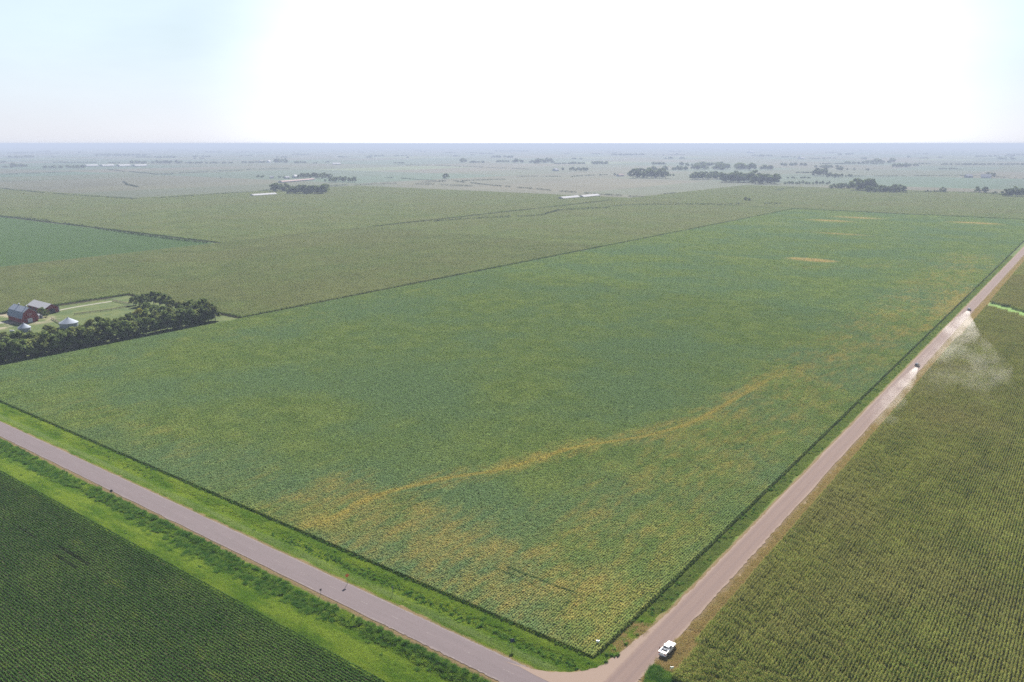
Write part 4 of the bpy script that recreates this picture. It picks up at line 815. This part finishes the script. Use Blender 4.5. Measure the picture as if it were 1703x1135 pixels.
for sx in (-1,1):
    hp=[(0,0,0),(0,.05,-.03)]; he=[(0,1)]; hr=[.028,.03]
    for k in range(4): b=len(hp); hp+=[(-.028+.019*k,.09,-.04),(-.03+.02*k,.125-.006*abs(k-1),-.06)]; he+=[(1,b),(b,b+1)]; hr+=[.009,.008]
    b=len(hp); hp+=[(-.045*sx,.05,-.02)]; he+=[(0,b)]; hr+=[.010]
    skin_obj('hand',hp,he,hr,m_skin,P0,(sx*.20,.22,.985))

# ---------------------------------------------------------------- road dust thrown up by the cars
def dust(name,label,path,dens):
    # path: list of (x,y,z,radius,density weight) ellipsoids merged into one hull mesh; density falls off with noise
    V=[];Fc=[]; n=14
    pts=[Vector(q[:3]) for q in path]; r=[q[3] for q in path]; hgt=[q[4] for q in path]
    rings=[]
    for i,q in enumerate(pts):
        d=(pts[min(i+1,len(pts)-1)]-pts[max(i-1,0)]); d.z=0; d.normalize(); a=Vector((-d.y,d.x,0))
        for k in range(n):
            t=2*math.pi*k/n; V.append(q+a*(r[i]*math.cos(t))+Vector((0,0,hgt[i]*math.sin(t))))
    for i in range(len(pts)-1):
        for k in range(n): Fc.append((i*n+k,i*n+(k+1)%n,(i+1)*n+(k+1)%n,(i+1)*n+k))
    Fc.append(tuple(range(n))[::-1]); Fc.append(tuple(range((len(pts)-1)*n,len(pts)*n)))
    me=bpy.data.meshes.new(name); me.from_pydata([tuple(v) for v in V],[],Fc); me.update()
    m=bpy.data.materials.new(name); m.use_nodes=True; s=NT(m); p=s.pos(); nz=s.noise(s.scale(p,1,.6,1),.06,5,.68); ff=s.ss(nz,.42,.68)
    a=pts[0]; dist=s.n('ShaderNodeVectorMath',operation='DISTANCE'); s.put(dist.inputs[0],p); dist.inputs[1].default_value=a
    zf=s.math('SUBTRACT',1,s.ss(s.xyz(p)[2],max(hgt)*.3,max(hgt)*1.5+2))
    fall=s.curve(dist.outputs['Value'],dens,0,dens[-1][0],0,max(q[1] for q in dens))
    near=s.math('SUBTRACT',1,s.ss(dist.outputs['Value'],0,30)); ff=s.math('MAXIMUM',ff,s.math('MULTIPLY',near,.8))
    v=s.n('ShaderNodeVolumePrincipled'); v.inputs['Color'].default_value=(.93,.87,.82,1); v.inputs['Anisotropy'].default_value=.2; s.put(v.inputs['Density'],s.math('MULTIPLY',s.math('MULTIPLY',ff,fall),zf))
    o=s.n('ShaderNodeOutputMaterial'); s.t.links.new(v.outputs[0],o.inputs['Volume']); me.materials.append(m); m.volume_intersection_method='ACCURATE' if hasattr(m,'volume_intersection_method') else None
    ob=link(name,me); return tag(ob,label,'dust',None,'stuff')
def dp(px,py,z,r,hz): x,y=P(px,py); return (x,y,z,r,hz)
try:
    dust('dust_cloud','short pale dust trail behind the nearer car on the gravel road',[dp(1523.5,613.5,.5,.9,.5),dp(1519,623,1.4,1.8,1.3),dp(1513,634,2.1,3.0,1.9),dp(1502,650,2.5,4.5,2.2),dp(1482,680,2.8,6.0,2.5),dp(1462,712,3.2,7,2.9)],[(0,.24),(10,.18),(25,.09),(45,.05),(90,.028),(150,.0)])
    dust('dust_cloud','long dust plume behind the farther car drifting over the corn',[dp(1609.8,519.5,.6,1.0,.6),dp(1607.5,525.5,1.5,2.2,1.4),dp(1605,533,2.6,4.0,2.3),dp(1600,545,3.6,7,3.2),dp(1597,565,4.8,11,4.4),dp(1600,590,5.6,16,5.2),dp(1605,620,6.1,22,5.7),dp(1590,655,6.3,25,5.9),dp(1560,690,6.3,22,5.9)],[(0,.16),(12,.09),(35,.045),(80,.032),(140,.016),(200,.010),(260,.0)])
except Exception as ex: print('DUST',ex)

# ---------------------------------------------------------------- haze
hz=MB().box(-44000,44000,-44000,44000,-2.2,124).make('haze',bpy.data.materials.new('haze')); m=hz.data.materials[0]; m.use_nodes=True; s=NT(m)
v=s.n('ShaderNodeVolumePrincipled'); v.inputs['Color'].default_value=(.385,.445,.575,1); v.inputs['Density'].default_value=1.5e-4; v.inputs['Anisotropy'].default_value=.0
o=s.n('ShaderNodeOutputMaterial'); s.t.links.new(v.outputs[0],o.inputs['Volume']); tag(hz,'thin pale haze over the fields','haze',None,'stuff')

# ---------------------------------------------------------------- light
SUN_EL=R(39); SUN_AZ=-AZ+R(6)        # clockwise from +Y; camera looks toward -AZ
sd=Vector((math.sin(SUN_AZ)*math.cos(SUN_EL),math.cos(SUN_AZ)*math.cos(SUN_EL),math.sin(SUN_EL)))
L=bpy.data.lights.new('sun','SUN'); L.energy=5.0; L.angle=R(.6); L.color=(1,.945,.85); lo=bpy.data.objects.new('sun',L); COL.objects.link(lo); lo.rotation_euler=(-sd).to_track_quat('-Z','Y').to_euler()
w=bpy.data.worlds.new('World'); scene.world=w; w.use_nodes=True; nt=w.node_tree; nt.nodes.clear()
sk=nt.nodes.new('ShaderNodeTexSky'); sk.sky_type='NISHITA'; sk.sun_disc=False; sk.sun_elevation=SUN_EL; sk.sun_rotation=SUN_AZ; sk.altitude=300; sk.air_density=1.0; sk.dust_density=.7; sk.ozone_density=2.0
bg=nt.nodes.new('ShaderNodeBackground'); bg.inputs[1].default_value=.05; ow=nt.nodes.new('ShaderNodeOutputWorld'); hs=nt.nodes.new('ShaderNodeHueSaturation'); hs.inputs['Saturation'].default_value=.7; nt.links.new(sk.outputs[0],hs.inputs['Color'])
mt=nt.nodes.new('ShaderNodeMix'); mt.data_type='RGBA'; mt.blend_type='MULTIPLY'; mt.inputs[0].default_value=1; mt.inputs[7].default_value=(.95,.98,1.08,1); nt.links.new(hs.outputs[0],mt.inputs[6]); 
WN=NT.__new__(NT); WN.t=nt
dirv=nt.nodes.new('ShaderNodeTexCoord').outputs['Generated']; dz=WN.xyz(dirv)[2]
dt=nt.nodes.new('ShaderNodeVectorMath'); dt.operation='DOT_PRODUCT'; nt.links.new(dirv,dt.inputs[0]); dt.inputs[1].default_value=(math.sin(SUN_AZ),math.cos(SUN_AZ),0)
glow=WN.ss(dt.outputs['Value'],.88,1.0); cl=WN.noise(WN.scale(dirv,1,1,4),3.0,4,.55)
hz_c=WN.mixv((.84,.88,1.0),WN.math('ADD',WN.math('MULTIPLY_ADD',glow,4.0,5.0),WN.math('MULTIPLY',cl,.8)))
upc=WN.mixv(WN.mix(glow,(.80,.95,1.0,1),(1,1,.98,1)),WN.math('MULTIPLY_ADD',glow,5.0,WN.math('MULTIPLY_ADD',cl,2.4,4.3)))
hc=WN.mix(WN.ss(dz,.0,.13),hz_c,upc)
fac=WN.math('SUBTRACT',.85,WN.math('MULTIPLY',WN.ss(dz,.10,.55),.85))
fin=WN.mix(fac,mt.outputs[2],hc)
nt.links.new(fin,bg.inputs[0]); nt.links.new(bg.outputs[0],ow.inputs[0])
vs=scene.view_settings; vs.view_transform='Standard'; vs.look='None'; vs.gamma=1; vs.exposure=1.72
cy=scene.cycles; cy.max_bounces=6; cy.diffuse_bounces=2; cy.transmission_bounces=3; cy.glossy_bounces=2; cy.transparent_max_bounces=12; cy.volume_bounces=0
cy.use_adaptive_sampling=False; cy.pixel_filter_type='BLACKMAN_HARRIS'; cy.filter_width=1.6; cy.use_denoising=False; cy.denoiser='OPENIMAGEDENOISE'
